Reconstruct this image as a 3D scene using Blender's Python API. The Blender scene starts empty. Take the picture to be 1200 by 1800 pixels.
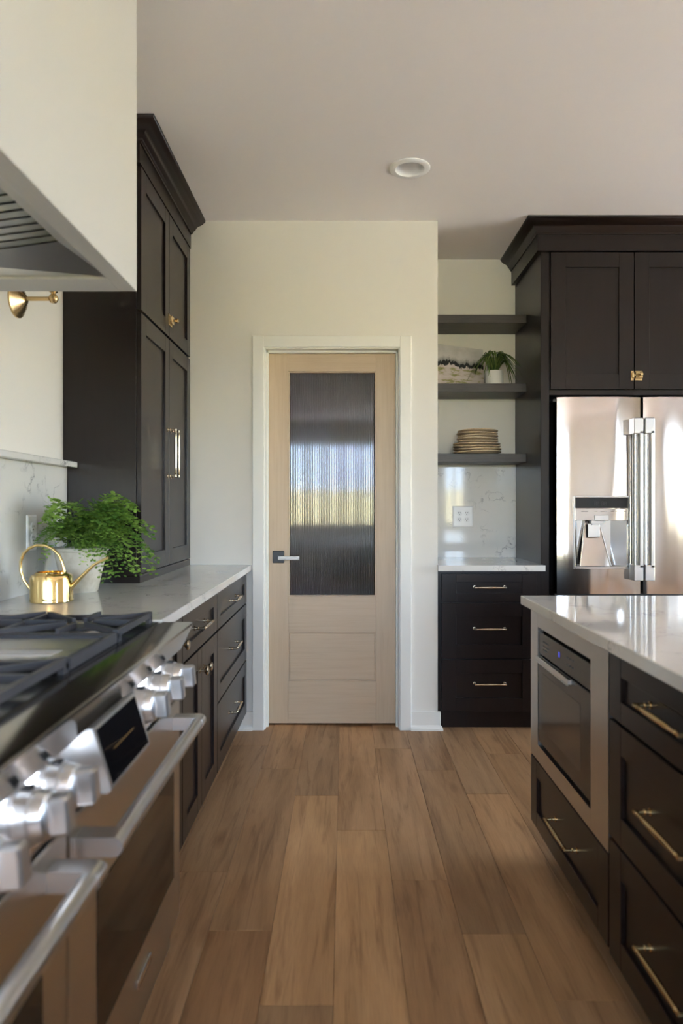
import bpy, bmesh, math, random
from mathutils import Vector, Matrix, noise
R = math.radians
PI = math.pi
SC = bpy.context.scene
COL = SC.collection

# ------------------------------------------------------------------ camera
F_PX = 1200.0
CAM_H = 1.194
cam_d = bpy.data.cameras.new('camera')
cam_d.sensor_fit = 'VERTICAL'
cam_d.sensor_height = 36.0
cam_d.sensor_width = 24.0
cam_d.lens = 36.0 * F_PX / 1800.0
cam_d.shift_x = -5.0 / 1800.0
cam_d.shift_y = -7.0 / 1800.0
cam_d.clip_start = 0.02
cam_d.dof.use_dof = True
cam_d.dof.focus_distance = 3.75
cam_d.dof.aperture_fstop = 2.8
cam = bpy.data.objects.new('camera', cam_d)
COL.objects.link(cam)
cam.location = (0, 0, CAM_H)
cam.rotation_euler = (R(90), 0, 0)
SC.camera = cam

# ------------------------------------------------------------------ world, exposure
SC.view_settings.view_transform = 'Standard'
SC.view_settings.look = 'None'
SC.view_settings.gamma = 1.0
SC.view_settings.use_curve_mapping = False
SC.view_settings.exposure = 1.4
SC.cycles.use_denoising = True
SC.cycles.max_bounces = 10
SC.cycles.diffuse_bounces = 6
SC.cycles.glossy_bounces = 5
SC.cycles.transmission_bounces = 8
SC.cycles.sample_clamp_indirect = 8.0
SC.cycles.caustics_reflective = False
SC.cycles.caustics_refractive = False
world = bpy.data.worlds.new('overcast_sky')
SC.world = world
world.use_nodes = True
wn = world.node_tree.nodes
wl = world.node_tree.links
wbg = wn['Background']
wtc = wn.new('ShaderNodeTexCoord')
wsep = wn.new('ShaderNodeSeparateXYZ')
wramp = wn.new('ShaderNodeValToRGB')
wl.new(wtc.outputs['Generated'], wsep.inputs[0])
wl.new(wsep.outputs['Z'], wramp.inputs[0])
wramp.color_ramp.elements[0].position = 0.0
wramp.color_ramp.elements[0].color = (0.63, 0.80, 1.0, 1)
wramp.color_ramp.elements[1].position = 0.7
wramp.color_ramp.elements[1].color = (0.42, 0.64, 1.0, 1)
wl.new(wramp.outputs[0], wbg.inputs[0])
wbg.inputs[1].default_value = 10.0
# sun from beyond the pantry side: it lights the lawn and patio, not the room directly
sun_d = bpy.data.lights.new('sun', 'SUN')
sun_d.energy = 48.0
sun_d.color = (1.0, 0.91, 0.81)
sun_d.angle = R(0.6)
sun = bpy.data.objects.new('sun', sun_d)
COL.objects.link(sun)
sun.rotation_euler = Vector((0.42, -0.38, -0.82)).to_track_quat('-Z', 'Y').to_euler()

# window openings of the room: (axis, wall plane, a0, a1, z0, z1)
WALL_R, WALL_REAR = 5.2, -4.6
WIN_R = [(-3.7, -2.5, 0.85, 2.38), (2.0, 3.75, 0.08, 2.38)]
WIN_B = [(-1.0, 1.60, 0.85, 2.38), (1.9, 2.32, 0.85, 2.38)]


def portal(name, loc, rot, sx, sy):
    d = bpy.data.lights.new(name, 'AREA')
    d.shape = 'RECTANGLE'
    d.size, d.size_y = sx, sy
    d.cycles.is_portal = True
    o = bpy.data.objects.new(name, d)
    COL.objects.link(o)
    o.location, o.rotation_euler = loc, rot


for a, b, z0, z1 in WIN_R:
    portal('window_daylight', (WALL_R + 0.02, (a + b) / 2, (z0 + z1) / 2), (0, R(90), 0), z1 - z0, b - a)
for a, b, z0, z1 in WIN_B:
    portal('window_daylight', ((a + b) / 2, WALL_REAR - 0.02, (z0 + z1) / 2), (R(90), 0, 0), b - a, z1 - z0)


# ------------------------------------------------------------------ materials
def new_mat(name):
    m = bpy.data.materials.new(name)
    m.use_nodes = True
    nt = m.node_tree
    return m, nt.nodes, nt.links, nt.nodes['Principled BSDF']


def setp(b, **k):
    names = dict(color='Base Color', rough='Roughness', metal='Metallic', spec='Specular IOR Level', ior='IOR',
                 trans='Transmission Weight', coat='Coat Weight', coatr='Coat Roughness', aniso='Anisotropic',
                 emit='Emission Color', emits='Emission Strength')
    for kk, v in k.items():
        if kk in ('color', 'emit') and len(v) == 3:
            v = (*v, 1)
        b.inputs[names[kk]].default_value = v


def add_bump(n, l, b, height_socket, strength=0.1, dist=0.001):
    bp = n.new('ShaderNodeBump')
    bp.inputs['Strength'].default_value = strength
    bp.inputs['Distance'].default_value = dist
    l.new(height_socket, bp.inputs['Height'])
    l.new(bp.outputs[0], b.inputs['Normal'])
    return bp


def tex_noise(n, l, scale=5, detail=4, rough=0.5, stretch=(1, 1, 1), coord='Object', dist=0.0):
    tc = n.new('ShaderNodeTexCoord')
    mp = n.new('ShaderNodeMapping')
    mp.inputs['Scale'].default_value = stretch
    l.new(tc.outputs[coord], mp.inputs[0])
    t = n.new('ShaderNodeTexNoise')
    t.inputs['Scale'].default_value = scale
    t.inputs['Detail'].default_value = detail
    t.inputs['Roughness'].default_value = rough
    t.inputs['Distortion'].default_value = dist
    l.new(mp.outputs[0], t.inputs['Vector'])
    return t, mp


def ramp(n, l, src, stops):
    r = n.new('ShaderNodeValToRGB')
    el = r.color_ramp.elements
    while len(el) < len(stops):
        el.new(0.5)
    for e, (p, c) in zip(el, stops):
        e.position = p
        e.color = (*c, 1) if len(c) == 3 else c
    l.new(src, r.inputs[0])
    return r


def plain(name, color, rough=0.5, metal=0.0, bump=0.0, bscale=200, **k):
    m, n, l, b = new_mat(name)
    setp(b, color=color, rough=rough, metal=metal, **k)
    if bump:
        t, _ = tex_noise(n, l, bscale, 3)
        add_bump(n, l, b, t.outputs[0], bump, 0.0006)
    return m


def paint(name, color, rough=0.75):
    m, n, l, b = new_mat(name)
    setp(b, color=color, rough=rough)
    t, _ = tex_noise(n, l, 45, 4)
    add_bump(n, l, b, t.outputs[0], 0.10, 0.0012)
    return m


def wood_dark(name, axis):
    m, n, l, b = new_mat(name)
    st = [60, 60, 60]
    st[axis] = 3
    t, _ = tex_noise(n, l, 1.0, 5, 0.6, tuple(st), 'Object', 0.4)
    r = ramp(n, l, t.outputs[0], [(0.2, (0.0105, 0.0060, 0.0050)), (0.8, (0.0140, 0.0082, 0.0068))])
    l.new(r.outputs[0], b.inputs['Base Color'])
    setp(b, rough=0.28, spec=0.34)
    add_bump(n, l, b, t.outputs[0], 0.006, 0.0002)
    return m


def wood_floor(name, bricks=False):
    m, n, l, b = new_mat(name)
    tc = n.new('ShaderNodeTexCoord')
    oi = n.new('ShaderNodeObjectInfo')
    ml = n.new('ShaderNodeMath'); ml.operation = 'MULTIPLY'; ml.inputs[1].default_value = 57.0
    l.new(oi.outputs['Random'], ml.inputs[0])
    add = n.new('ShaderNodeVectorMath'); add.operation = 'ADD'
    l.new(tc.outputs['Object'], add.inputs[0])
    l.new(ml.outputs[0], add.inputs[1])

    def nz(scale, stretch, det, dist):
        mp = n.new('ShaderNodeMapping'); mp.inputs['Scale'].default_value = stretch
        l.new(add.outputs[0], mp.inputs[0])
        t = n.new('ShaderNodeTexNoise')
        t.inputs['Scale'].default_value = scale
        t.inputs['Detail'].default_value = det
        t.inputs['Distortion'].default_value = dist
        t.inputs['Roughness'].default_value = 0.6
        l.new(mp.outputs[0], t.inputs['Vector'])
        return t
    grain = nz(1.0, (34, 2.2, 1), 5, 0.8)
    broad = nz(1.0, (9, 1.1, 1), 3, 0.6)
    fine = nz(1.0, (260, 14, 1), 2, 0.0)
    base = ramp(n, l, broad.outputs[0], [(0.25, (0.29, 0.158, 0.075)), (0.55, (0.43, 0.250, 0.126)), (0.8, (0.51, 0.305, 0.160))])
    g = ramp(n, l, grain.outputs[0], [(0.28, (0.50, 0.42, 0.36)), (0.48, (1, 1, 1)), (1.0, (1.08, 1.05, 1.0))])
    mx = n.new('ShaderNodeMixRGB'); mx.blend_type = 'MULTIPLY'; mx.inputs[0].default_value = 0.75
    l.new(base.outputs[0], mx.inputs[1]); l.new(g.outputs[0], mx.inputs[2])
    fg = ramp(n, l, fine.outputs[0], [(0.3, (0.86, 0.84, 0.82)), (0.6, (1, 1, 1))])
    mx1 = n.new('ShaderNodeMixRGB'); mx1.blend_type = 'MULTIPLY'; mx1.inputs[0].default_value = 0.7
    l.new(mx.outputs[0], mx1.inputs[1]); l.new(fg.outputs[0], mx1.inputs[2])
    # knots
    mp = n.new('ShaderNodeMapping'); mp.inputs['Scale'].default_value = (5.6, 1.6, 1)
    l.new(add.outputs[0], mp.inputs[0])
    v = n.new('ShaderNodeTexVoronoi'); v.inputs['Scale'].default_value = 1.0
    l.new(mp.outputs[0], v.inputs['Vector'])
    k = ramp(n, l, v.outputs['Distance'], [(0.0, (0.30, 0.22, 0.17)), (0.055, (0.62, 0.55, 0.50)), (0.14, (1, 1, 1))])
    mx2 = n.new('ShaderNodeMixRGB'); mx2.blend_type = 'MULTIPLY'; mx2.inputs[0].default_value = 0.8
    l.new(mx1.outputs[0], mx2.inputs[1]); l.new(k.outputs[0], mx2.inputs[2])
    mx3 = n.new('ShaderNodeMixRGB'); mx3.blend_type = 'MULTIPLY'; mx3.inputs[0].default_value = 1.0
    l.new(mx2.outputs[0], mx3.inputs[1]); l.new(oi.outputs['Color'], mx3.inputs[2])
    l.new(mx3.outputs[0], b.inputs['Base Color'])
    setp(b, rough=0.50, spec=0.25)
    add_bump(n, l, b, fine.outputs[0], 0.12, 0.0006)
    return m


def wood_maple(name, stretch):
    m, n, l, b = new_mat(name)
    t, _ = tex_noise(n, l, 1.0, 5, 0.6, stretch, 'Object', 0.3)
    r = ramp(n, l, t.outputs[0], [(0.2, (0.48, 0.355, 0.235)), (0.5, (0.54, 0.41, 0.28)), (0.85, (0.585, 0.455, 0.32))])
    l.new(r.outputs[0], b.inputs['Base Color'])
    setp(b, rough=0.42)
    add_bump(n, l, b, t.outputs[0], 0.04, 0.0005)
    return m


def quartz(name, base=(0.70, 0.69, 0.66)):
    m, n, l, b = new_mat(name)
    warp, mp = tex_noise(n, l, 5, 5, 0.6)
    tc = n.new('ShaderNodeTexCoord')
    sub = n.new('ShaderNodeVectorMath'); sub.operation = 'SCALE'; sub.inputs['Scale'].default_value = 0.55
    l.new(warp.outputs['Color'], sub.inputs[0])
    add = n.new('ShaderNodeVectorMath'); add.operation = 'ADD'
    l.new(tc.outputs['Object'], add.inputs[0]); l.new(sub.outputs[0], add.inputs[1])
    v = n.new('ShaderNodeTexVoronoi'); v.feature = 'DISTANCE_TO_EDGE'; v.inputs['Scale'].default_value = 6.0
    l.new(add.outputs[0], v.inputs['Vector'])
    vein = ramp(n, l, v.outputs['Distance'], [(0.0, (1, 1, 1)), (0.022, (0.25, 0.25, 0.25)), (0.06, (0, 0, 0))])
    msk, _ = tex_noise(n, l, 7, 3)
    mr = ramp(n, l, msk.outputs[0], [(0.50, (0, 0, 0)), (0.66, (1, 1, 1))])
    mul = n.new('ShaderNodeMath'); mul.operation = 'MULTIPLY'
    l.new(vein.outputs[0], mul.inputs[0]); l.new(mr.outputs[0], mul.inputs[1])
    cl, _ = tex_noise(n, l, 4, 4)
    cb = ramp(n, l, cl.outputs[0], [(0.3, tuple(c * 0.94 for c in base)), (0.7, base)])
    mix = n.new('ShaderNodeMixRGB')
    l.new(mul.outputs[0], mix.inputs[0])
    l.new(cb.outputs[0], mix.inputs[1])
    mix.inputs[2].default_value = (0.26, 0.26, 0.27, 1)
    l.new(mix.outputs[0], b.inputs['Base Color'])
    setp(b, rough=0.06, spec=0.5)
    return m


def brushed(name, color, rough, stretch, amt=0.05):
    m, n, l, b = new_mat(name)
    setp(b, color=color, metal=1.0, rough=rough)
    t, _ = tex_noise(n, l, 1.0, 2, 0.5, stretch)
    add_bump(n, l, b, t.outputs[0], amt, 0.0004)
    return m


M = {}
M['wall'] = paint('cream_wall_paint', (0.75, 0.725, 0.67))
M['ceil'] = paint('ceiling_paint', (0.87, 0.825, 0.80), 0.85)
M['trim'] = plain('white_trim_paint', (0.77, 0.76, 0.71), 0.38, bump=0.02, bscale=60)
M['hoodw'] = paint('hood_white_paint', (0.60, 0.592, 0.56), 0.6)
M['darkv'] = wood_dark('espresso_wood_vertical', 2)
M['darky'] = wood_dark('espresso_wood_along', 1)
M['darkx'] = wood_dark('espresso_wood_across', 0)
M['inside'] = plain('dark_backing', (0.010, 0.008, 0.007), 0.6, bump=0.02)  # even near-black colour of the hood filter base and microwave case
M['plank'] = wood_floor('oak_floor_plank')
M['maplev'] = wood_maple('maple_vertical', (55, 55, 3))
M['maplex'] = wood_maple('maple_across', (3, 55, 55))
M['quartz'] = quartz('veined_quartz')
M['steel'] = brushed('brushed_steel', (0.56, 0.535, 0.505), 0.30, (3, 3, 900))
M['steelh'] = brushed('brushed_steel_along', (0.56, 0.535, 0.505), 0.28, (400, 2, 400))
M['apron'] = plain('polished_apron_steel', (0.40, 0.385, 0.37), 0.13, 1.0, bump=0.01, bscale=60)
M['chrome'] = plain('bright_steel', (0.72, 0.71, 0.70), 0.16, 1.0, bump=0.01, bscale=90)
M['knobsteel'] = plain('knob_steel', (0.76, 0.76, 0.77), 0.30, 1.0, bump=0.01, bscale=90)
M['satin'] = plain('satin_steel', (0.62, 0.61, 0.60), 0.30, 1.0, bump=0.02, bscale=300)
M['brass'] = plain('satin_brass', (0.62, 0.45, 0.23), 0.27, 1.0, bump=0.02, bscale=250)
M['champ'] = plain('champagne_brass', (0.60, 0.50, 0.36), 0.24, 1.0, bump=0.02, bscale=250)
M['gold'] = plain('polished_gold', (0.83, 0.62, 0.27), 0.08, 1.0, bump=0.01, bscale=40)
M['iron'] = plain('cast_iron', (0.050, 0.050, 0.058), 0.45, bump=0.15, bscale=400)
M['enamel'] = plain('black_enamel', (0.012, 0.012, 0.013), 0.16, bump=0.01)
M['glassblk'] = plain('black_glass', (0.006, 0.006, 0.007), 0.05, bump=0.005)
M['ovenglass'] = plain('dark_oven_glass', (0.012, 0.009, 0.007), 0.07, bump=0.005, spec=0.3)
M['mwwin'] = plain('microwave_window', (0.095, 0.07, 0.054), 0.10, bump=0.005)
M['mwblk'] = plain('microwave_panel', (0.026, 0.020, 0.017), 0.18, bump=0.01)
M['blackm'] = plain('matte_black_metal', (0.012, 0.012, 0.014), 0.38, bump=0.03)
M['grey'] = plain('dark_grey_metal', (0.035, 0.035, 0.036), 0.4, bump=0.02)
M['whitep'] = plain('white_plastic', (0.88, 0.88, 0.88), 0.30, bump=0.01)
M['slot'] = plain('dark_slot', (0.01, 0.01, 0.01), 0.6, bump=0.01)
M['ceramic'] = plain('white_ceramic', (0.74, 0.73, 0.70), 0.35, bump=0.03, bscale=80)
M['soil'] = plain('potting_soil', (0.025, 0.017, 0.012), 0.95, bump=0.8, bscale=120)
M['marble'] = quartz('marble_lever', (0.78, 0.78, 0.78))
M['mark'] = plain('printed_mark', (0.16, 0.15, 0.14), 0.5, bump=0.01)
M['blueled'] = plain('blue_clock_led', (0.02, 0.02, 0.1), 0.4, emit=(0.10, 0.12, 1.0), emits=0.18)
M['amber'] = plain('amber_line', (0.10, 0.06, 0.02), 0.4, emit=(1.0, 0.62, 0.2), emits=0.12)


def mat_pot():
    m, n, l, b = new_mat('aged_terracotta_whitewash')
    t, _ = tex_noise(n, l, 18, 6, 0.65)
    r = ramp(n, l, t.outputs[0], [(0.3, (0.52, 0.46, 0.36)), (0.55, (0.68, 0.64, 0.55)), (0.8, (0.74, 0.71, 0.64))])
    l.new(r.outputs[0], b.inputs['Base Color'])
    setp(b, rough=0.6)
    add_bump(n, l, b, t.outputs[0], 0.3, 0.001)
    return m


def mat_leaf(name, c0, c1, scale=30):
    m, n, l, b = new_mat(name)
    oi = n.new('ShaderNodeObjectInfo')
    t, _ = tex_noise(n, l, scale, 3)
    ad = n.new('ShaderNodeMath'); ad.operation = 'ADD'
    mu = n.new('ShaderNodeMath'); mu.operation = 'MULTIPLY_ADD'; mu.inputs[1].default_value = 0.5; mu.inputs[2].default_value = -0.25
    l.new(oi.outputs['Random'], mu.inputs[0])
    l.new(t.outputs[0], ad.inputs[0]); l.new(mu.outputs[0], ad.inputs[1])
    r = ramp(n, l, ad.outputs[0], [(0.25, c0), (0.75, c1)])
    l.new(r.outputs[0], b.inputs['Base Color'])
    setp(b, rough=0.5)
    tr = n.new('ShaderNodeBsdfTranslucent')
    l.new(r.outputs[0], tr.inputs[0])
    mix = n.new('ShaderNodeMixShader'); mix.inputs[0].default_value = 0.35
    l.new(b.outputs[0], mix.inputs[1]); l.new(tr.outputs[0], mix.inputs[2])
    l.new(mix.outputs[0], n['Material Output'].inputs[0])
    return m


def mat_reeded():
    m, n, l, b = new_mat('reeded_glass')
    setp(b, color=(0.86, 0.90, 0.92), rough=0.04, trans=1.0, ior=1.75)
    t, _ = tex_noise(n, l, 30, 2)
    add_bump(n, l, b, t.outputs[0], 0.02, 0.0004)
    return m


def mat_fridge():
    m, n, l, b = new_mat('polished_fridge_steel')
    setp(b, color=(0.60, 0.545, 0.50), metal=1.0, rough=0.12)
    t, _ = tex_noise(n, l, 1.0, 1, 0.4, (3.2, 3.2, 0.55), 'Object', 0.8)
    bp = add_bump(n, l, b, t.outputs[0], 1.0, 0.022)
    return m


def mat_stoneware():
    m, n, l, b = new_mat('beige_stoneware')
    t, _ = tex_noise(n, l, 60, 5, 0.7)
    r = ramp(n, l, t.outputs[0], [(0.3, (0.52, 0.39, 0.25)), (0.6, (0.68, 0.55, 0.39)), (0.85, (0.74, 0.62, 0.46))])
    l.new(r.outputs[0], b.inputs['Base Color'])
    setp(b, rough=0.5)
    add_bump(n, l, b, t.outputs[0], 0.15, 0.0008)
    return m


def mat_shelf():
    m, n, l, b = new_mat('stained_shelf_wood')
    t, _ = tex_noise(n, l, 1.0, 5, 0.65, (4, 40, 60), 'Object', 0.8)
    r = ramp(n, l, t.outputs[0], [(0.3, (0.022, 0.017, 0.015)), (0.7, (0.055, 0.045, 0.040))])
    l.new(r.outputs[0], b.inputs['Base Color'])
    setp(b, rough=0.42)
    add_bump(n, l, b, t.outputs[0], 0.1, 0.0006)
    return m


def mat_painting(wd, ht):
    """abstract hills: pale sky, dark ridge, pinkish field with olive strokes (x along the width, z up)"""
    m, n, l, b = new_mat('painted_canvas')
    tc = n.new('ShaderNodeTexCoord')
    sep = n.new('ShaderNodeSeparateXYZ')
    l.new(tc.outputs['Object'], sep.inputs[0])

    def nz(scale, stretch, det=4):
        t, _ = tex_noise(n, l, scale, det, 0.6, stretch)
        return t.outputs[0]

    def mth(op, a, bb, c=None):
        x = n.new('ShaderNodeMath'); x.operation = op
        for i, s in enumerate((a, bb, c)):
            if s is None:
                continue
            if isinstance(s, (int, float)):
                x.inputs[i].default_value = s
            else:
                l.new(s, x.inputs[i])
        return x.outputs[0]
    # ridge height
    h = mth('MULTIPLY_ADD', nz(1.0, (11, 0, 0), 5), 0.12, 0.068)
    tk = mth('MULTIPLY_ADD', nz(1.0, (16, 3, 0), 3), 0.075, -0.014)
    wob = mth('MULTIPLY_ADD', nz(1.0, (60, 60, 90), 3), 0.03, -0.015)
    zz = mth('ADD', sep.outputs['Z'], wob)
    d = mth('SUBTRACT', zz, h)
    sky = ramp(n, l, nz(1.0, (10, 1, 14)), [(0.3, (0.46, 0.45, 0.43)), (0.7, (0.60, 0.58, 0.56))])
    field = ramp(n, l, nz(1.0, (11, 1, 42), 4), [(0.33, (0.22, 0.23, 0.07)), (0.43, (0.40, 0.37, 0.20)), (0.49, (0.62, 0.53, 0.50)), (0.66, (0.66, 0.60, 0.57)), (0.74, (0.50, 0.33, 0.25))])
    band = ramp(n, l, d, [(0.0, (0, 0, 0)), (0.004, (1, 1, 1))])
    mixf = n.new('ShaderNodeMixRGB')
    l.new(band.outputs[0], mixf.inputs[0]); l.new(field.outputs[0], mixf.inputs[1]); mixf.inputs[2].default_value = (0.012, 0.014, 0.013, 1)
    band2 = ramp(n, l, mth('SUBTRACT', d, tk), [(0.0, (0, 0, 0)), (0.003, (1, 1, 1))])
    mixs = n.new('ShaderNodeMixRGB')
    l.new(band2.outputs[0], mixs.inputs[0]); l.new(mixf.outputs[0], mixs.inputs[1])
    haze = ramp(n, l, mth('SUBTRACT', d, tk), [(0.0, (0.25, 0.26, 0.24)), (0.03, (1, 1, 1))])
    mh = n.new('ShaderNodeMixRGB'); mh.blend_type = 'MULTIPLY'; mh.inputs[0].default_value = 0.8
    l.new(sky.outputs[0], mh.inputs[1]); l.new(haze.outputs[0], mh.inputs[2])
    l.new(mh.outputs[0], mixs.inputs[2])
    l.new(mixs.outputs[0], b.inputs['Base Color'])
    setp(b, rough=0.7)
    return m


M['pot'] = mat_pot()
M['fern'] = mat_leaf('fern_green', (0.09, 0.21, 0.03), (0.33, 0.52, 0.10))
M['spider'] = mat_leaf('spider_leaf_green', (0.04, 0.095, 0.02), (0.22, 0.30, 0.08), 50)
M['stem'] = plain('brown_stem', (0.10, 0.06, 0.035), 0.6, bump=0.05)
M['reed'] = mat_reeded()
M['fridge'] = mat_fridge()
M['stone'] = mat_stoneware()
M['shelf'] = mat_shelf()
M['grass'] = plain('lawn', (0.27, 0.25, 0.14), 0.9, bump=0.4, bscale=8)
M['meadow'] = plain('dry_meadow', (0.36, 0.31, 0.15), 0.95, bump=0.4, bscale=4)
M['deck'] = plain('patio_concrete', (0.46, 0.43, 0.41), 0.8, bump=0.1, bscale=20)
M['linen'] = plain('linen_shade', (0.75, 0.72, 0.65), 0.8, bump=0.2, bscale=500)

# ------------------------------------------------------------------ mesh helpers
WO = {}


def BM():
    return bmesh.new()


def box(bm, x0, x1, y0, y1, z0, z1, bev=0.0):
    x0, x1 = sorted((x0, x1)); y0, y1 = sorted((y0, y1)); z0, z1 = sorted((z0, z1))
    vs = [bm.verts.new(p) for p in ((x0, y0, z0), (x1, y0, z0), (x1, y1, z0), (x0, y1, z0), (x0, y0, z1), (x1, y0, z1), (x1, y1, z1), (x0, y1, z1))]
    fs = [bm.faces.new([vs[i] for i in q]) for q in ((3, 2, 1, 0), (4, 5, 6, 7), (0, 1, 5, 4), (1, 2, 6, 5), (2, 3, 7, 6), (3, 0, 4, 7))]
    if bev > 0:
        es = list({e for f in fs for e in f.edges})
        bmesh.ops.bevel(bm, geom=es, offset=bev, segments=1, affect='EDGES', profile=0.5)
    return vs


class Fr:
    """a vertical face: origin o, u direction along it, n direction out of it"""
    def __init__(s, o, u, n):
        s.o, s.u, s.n = Vector(o), Vector(u), Vector(n)

    def p(s, u, w, d):
        return s.o + s.u * u + Vector((0, 0, w)) + s.n * d


def fbox(bm, F, u0, u1, w0, w1, d0, d1, bev=0.0):
    a, b = F.p(u0, w0, d0), F.p(u1, w1, d1)
    box(bm, a.x, b.x, a.y, b.y, a.z, b.z, bev)


def tube(bm, pts, rad, n=10, caps=True):
    pts = [Vector(p) for p in pts]
    if not isinstance(rad, (list, tuple)):
        rad = [rad] * len(pts)
    rings = []
    prev = None
    for i, p in enumerate(pts):
        t = (pts[min(i + 1, len(pts) - 1)] - pts[max(i - 1, 0)]).normalized()
        if prev is None:
            a = Vector((0, 0, 1)) if abs(t.z) < 0.9 else Vector((1, 0, 0))
            nrm = (a - t * a.dot(t)).normalized()
        else:
            nrm = (prev - t * prev.dot(t)).normalized()
        prev = nrm
        bi = t.cross(nrm)
        rings.append([bm.verts.new(p + (nrm * math.cos(2 * PI * k / n) + bi * math.sin(2 * PI * k / n)) * rad[i]) for k in range(n)])
    for a, b in zip(rings, rings[1:]):
        for k in range(n):
            bm.faces.new((a[k], a[(k + 1) % n], b[(k + 1) % n], b[k]))
    if caps:
        bm.faces.new(rings[0][::-1])
        bm.faces.new(rings[-1])


def lathe(bm, prof, o=(0, 0, 0), axis='Z', n=32, cap=True):
    o = Vector(o)
    ax = {'X': (Vector((1, 0, 0)), Vector((0, 1, 0)), Vector((0, 0, 1))),
          'Y': (Vector((0, 1, 0)), Vector((0, 0, 1)), Vector((1, 0, 0))),
          '-Y': (Vector((0, -1, 0)), Vector((0, 0, 1)), Vector((-1, 0, 0))),
          '-X': (Vector((-1, 0, 0)), Vector((0, 1, 0)), Vector((0, 0, -1))),
          'Z': (Vector((0, 0, 1)), Vector((1, 0, 0)), Vector((0, 1, 0)))}[axis]
    rings = []
    for r, h in prof:
        if r <= 1e-6:
            rings.append([bm.verts.new(o + ax[0] * h)])
        else:
            rings.append([bm.verts.new(o + ax[0] * h + (ax[1] * math.cos(2 * PI * k / n) + ax[2] * math.sin(2 * PI * k / n)) * r) for k in range(n)])
    for a, b in zip(rings, rings[1:]):
        if len(a) == 1 and len(b) == 1:
            continue
        for k in range(n):
            if len(a) == 1:
                bm.faces.new((a[0], b[(k + 1) % n], b[k]))
            elif len(b) == 1:
                bm.faces.new((a[k], a[(k + 1) % n], b[0]))
            else:
                bm.faces.new((a[k], a[(k + 1) % n], b[(k + 1) % n], b[k]))
    if cap:
        if len(rings[0]) > 1:
            bm.faces.new(rings[0][::-1])
        if len(rings[-1]) > 1:
            bm.faces.new(rings[-1])


def prism(bm, poly, fn, a, b):
    """polygon (p,q) swept from a to b; fn(p,q,t) -> xyz"""
    A = [bm.verts.new(fn(p, q, a)) for p, q in poly]
    B = [bm.verts.new(fn(p, q, b)) for p, q in poly]
    k = len(poly)
    for i in range(k):
        bm.faces.new((A[i], A[(i + 1) % k], B[(i + 1) % k], B[i]))
    bm.faces.new(A[::-1])
    bm.faces.new(B)


def sweep(bm, path, prof):
    """profile (out, z) along a level path; out is to the right of travel, corners mitred"""
    path = [Vector((p[0], p[1])) for p in path]
    rings = []
    for i, p in enumerate(path):
        def right(a, b):
            d = (b - a).normalized()
            return Vector((d.y, -d.x))
        if i == 0:
            m = right(path[0], path[1])
        elif i == len(path) - 1:
            m = right(path[-2], path[-1])
        else:
            r1, r2 = right(path[i - 1], p), right(p, path[i + 1])
            m = (r1 + r2)
            m = m / m.dot(r1)
        rings.append([bm.verts.new((p.x + m.x * o, p.y + m.y * o, z)) for o, z in prof])
    k = len(prof)
    for a, b in zip(rings, rings[1:]):
        for j in range(k):
            bm.faces.new((a[j], b[j], b[(j + 1) % k], a[(j + 1) % k]))
    bm.faces.new(rings[0])
    bm.faces.new(rings[-1][::-1])


def finish(bm, name, smooth=None, recalc=True):
    if recalc:
        bmesh.ops.recalc_face_normals(bm, faces=bm.faces)
    me = bpy.data.meshes.new(name)
    bm.to_mesh(me)
    bm.free()
    if smooth is not None:
        for p in me.polygons:
            p.use_smooth = True
        me.set_sharp_from_angle(angle=R(smooth))
    return me


def obj(name, bm, mat, parent=None, smooth=None, kind=None, label=None, cat=None, group=None, recalc=True):
    """bm holds world coordinates; the origin goes to the base centre (things) or centre (parts)"""
    xs = [v.co for v in bm.verts]
    lo = Vector((min(v.x for v in xs), min(v.y for v in xs), min(v.z for v in xs)))
    hi = Vector((max(v.x for v in xs), max(v.y for v in xs), max(v.z for v in xs)))
    c = (lo + hi) / 2
    if parent is None:
        c.z = lo.z
    for v in bm.verts:
        v.co -= c
    me = finish(bm, name, smooth, recalc)
    if mat is not None:
        me.materials.append(M[mat] if isinstance(mat, str) else mat)
    o = bpy.data.objects.new(name, me)
    COL.objects.link(o)
    WO[o.name] = c.copy()
    if parent is not None:
        o.parent = parent
        o.location = c - WO[parent.name]
    else:
        o.location = c
    tag(o, label, cat, group, kind)
    return o


def tag(o, label=None, cat=None, group=None, kind=None):
    if label: o['label'] = label
    if cat: o['category'] = cat
    if group: o['group'] = group
    if kind: o['kind'] = kind
    return o


def thing(name, loc, label, cat, group=None, kind=None):
    o = bpy.data.objects.new(name, None)
    o.empty_display_size = 0.05
    COL.objects.link(o)
    o.location = loc
    WO[o.name] = Vector(loc)
    return tag(o, label, cat, group, kind)


def part(name, parent, mat, fn, smooth=None, label=None, kind=None):
    bm = BM()
    fn(bm)
    return obj(name, bm, mat, parent, smooth, kind, label)


def pbox(name, parent, mat, x0, x1, y0, y1, z0, z1, bev=0.0015, label=None):
    return part(name, parent, mat, lambda bm: box(bm, x0, x1, y0, y1, z0, z1, bev), label=label)


# ------------------------------------------------------------------ key positions (metres; camera at x=0, y=0)
XL = -1.146          # left wall
YW = 3.680           # pantry wall face
XC = 0.503           # outside corner of the pantry wall
YA = 4.255           # alcove back wall
H = 2.743            # ceiling
ZC = 0.888           # worktop height
CT = 0.031           # worktop thickness

# ------------------------------------------------------------------ the room
def floor_mesh(bm):
    box(bm, XL - 0.15, WALL_R + 0.15, WALL_REAR - 0.15, 5.4, -0.12, -0.004)


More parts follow.
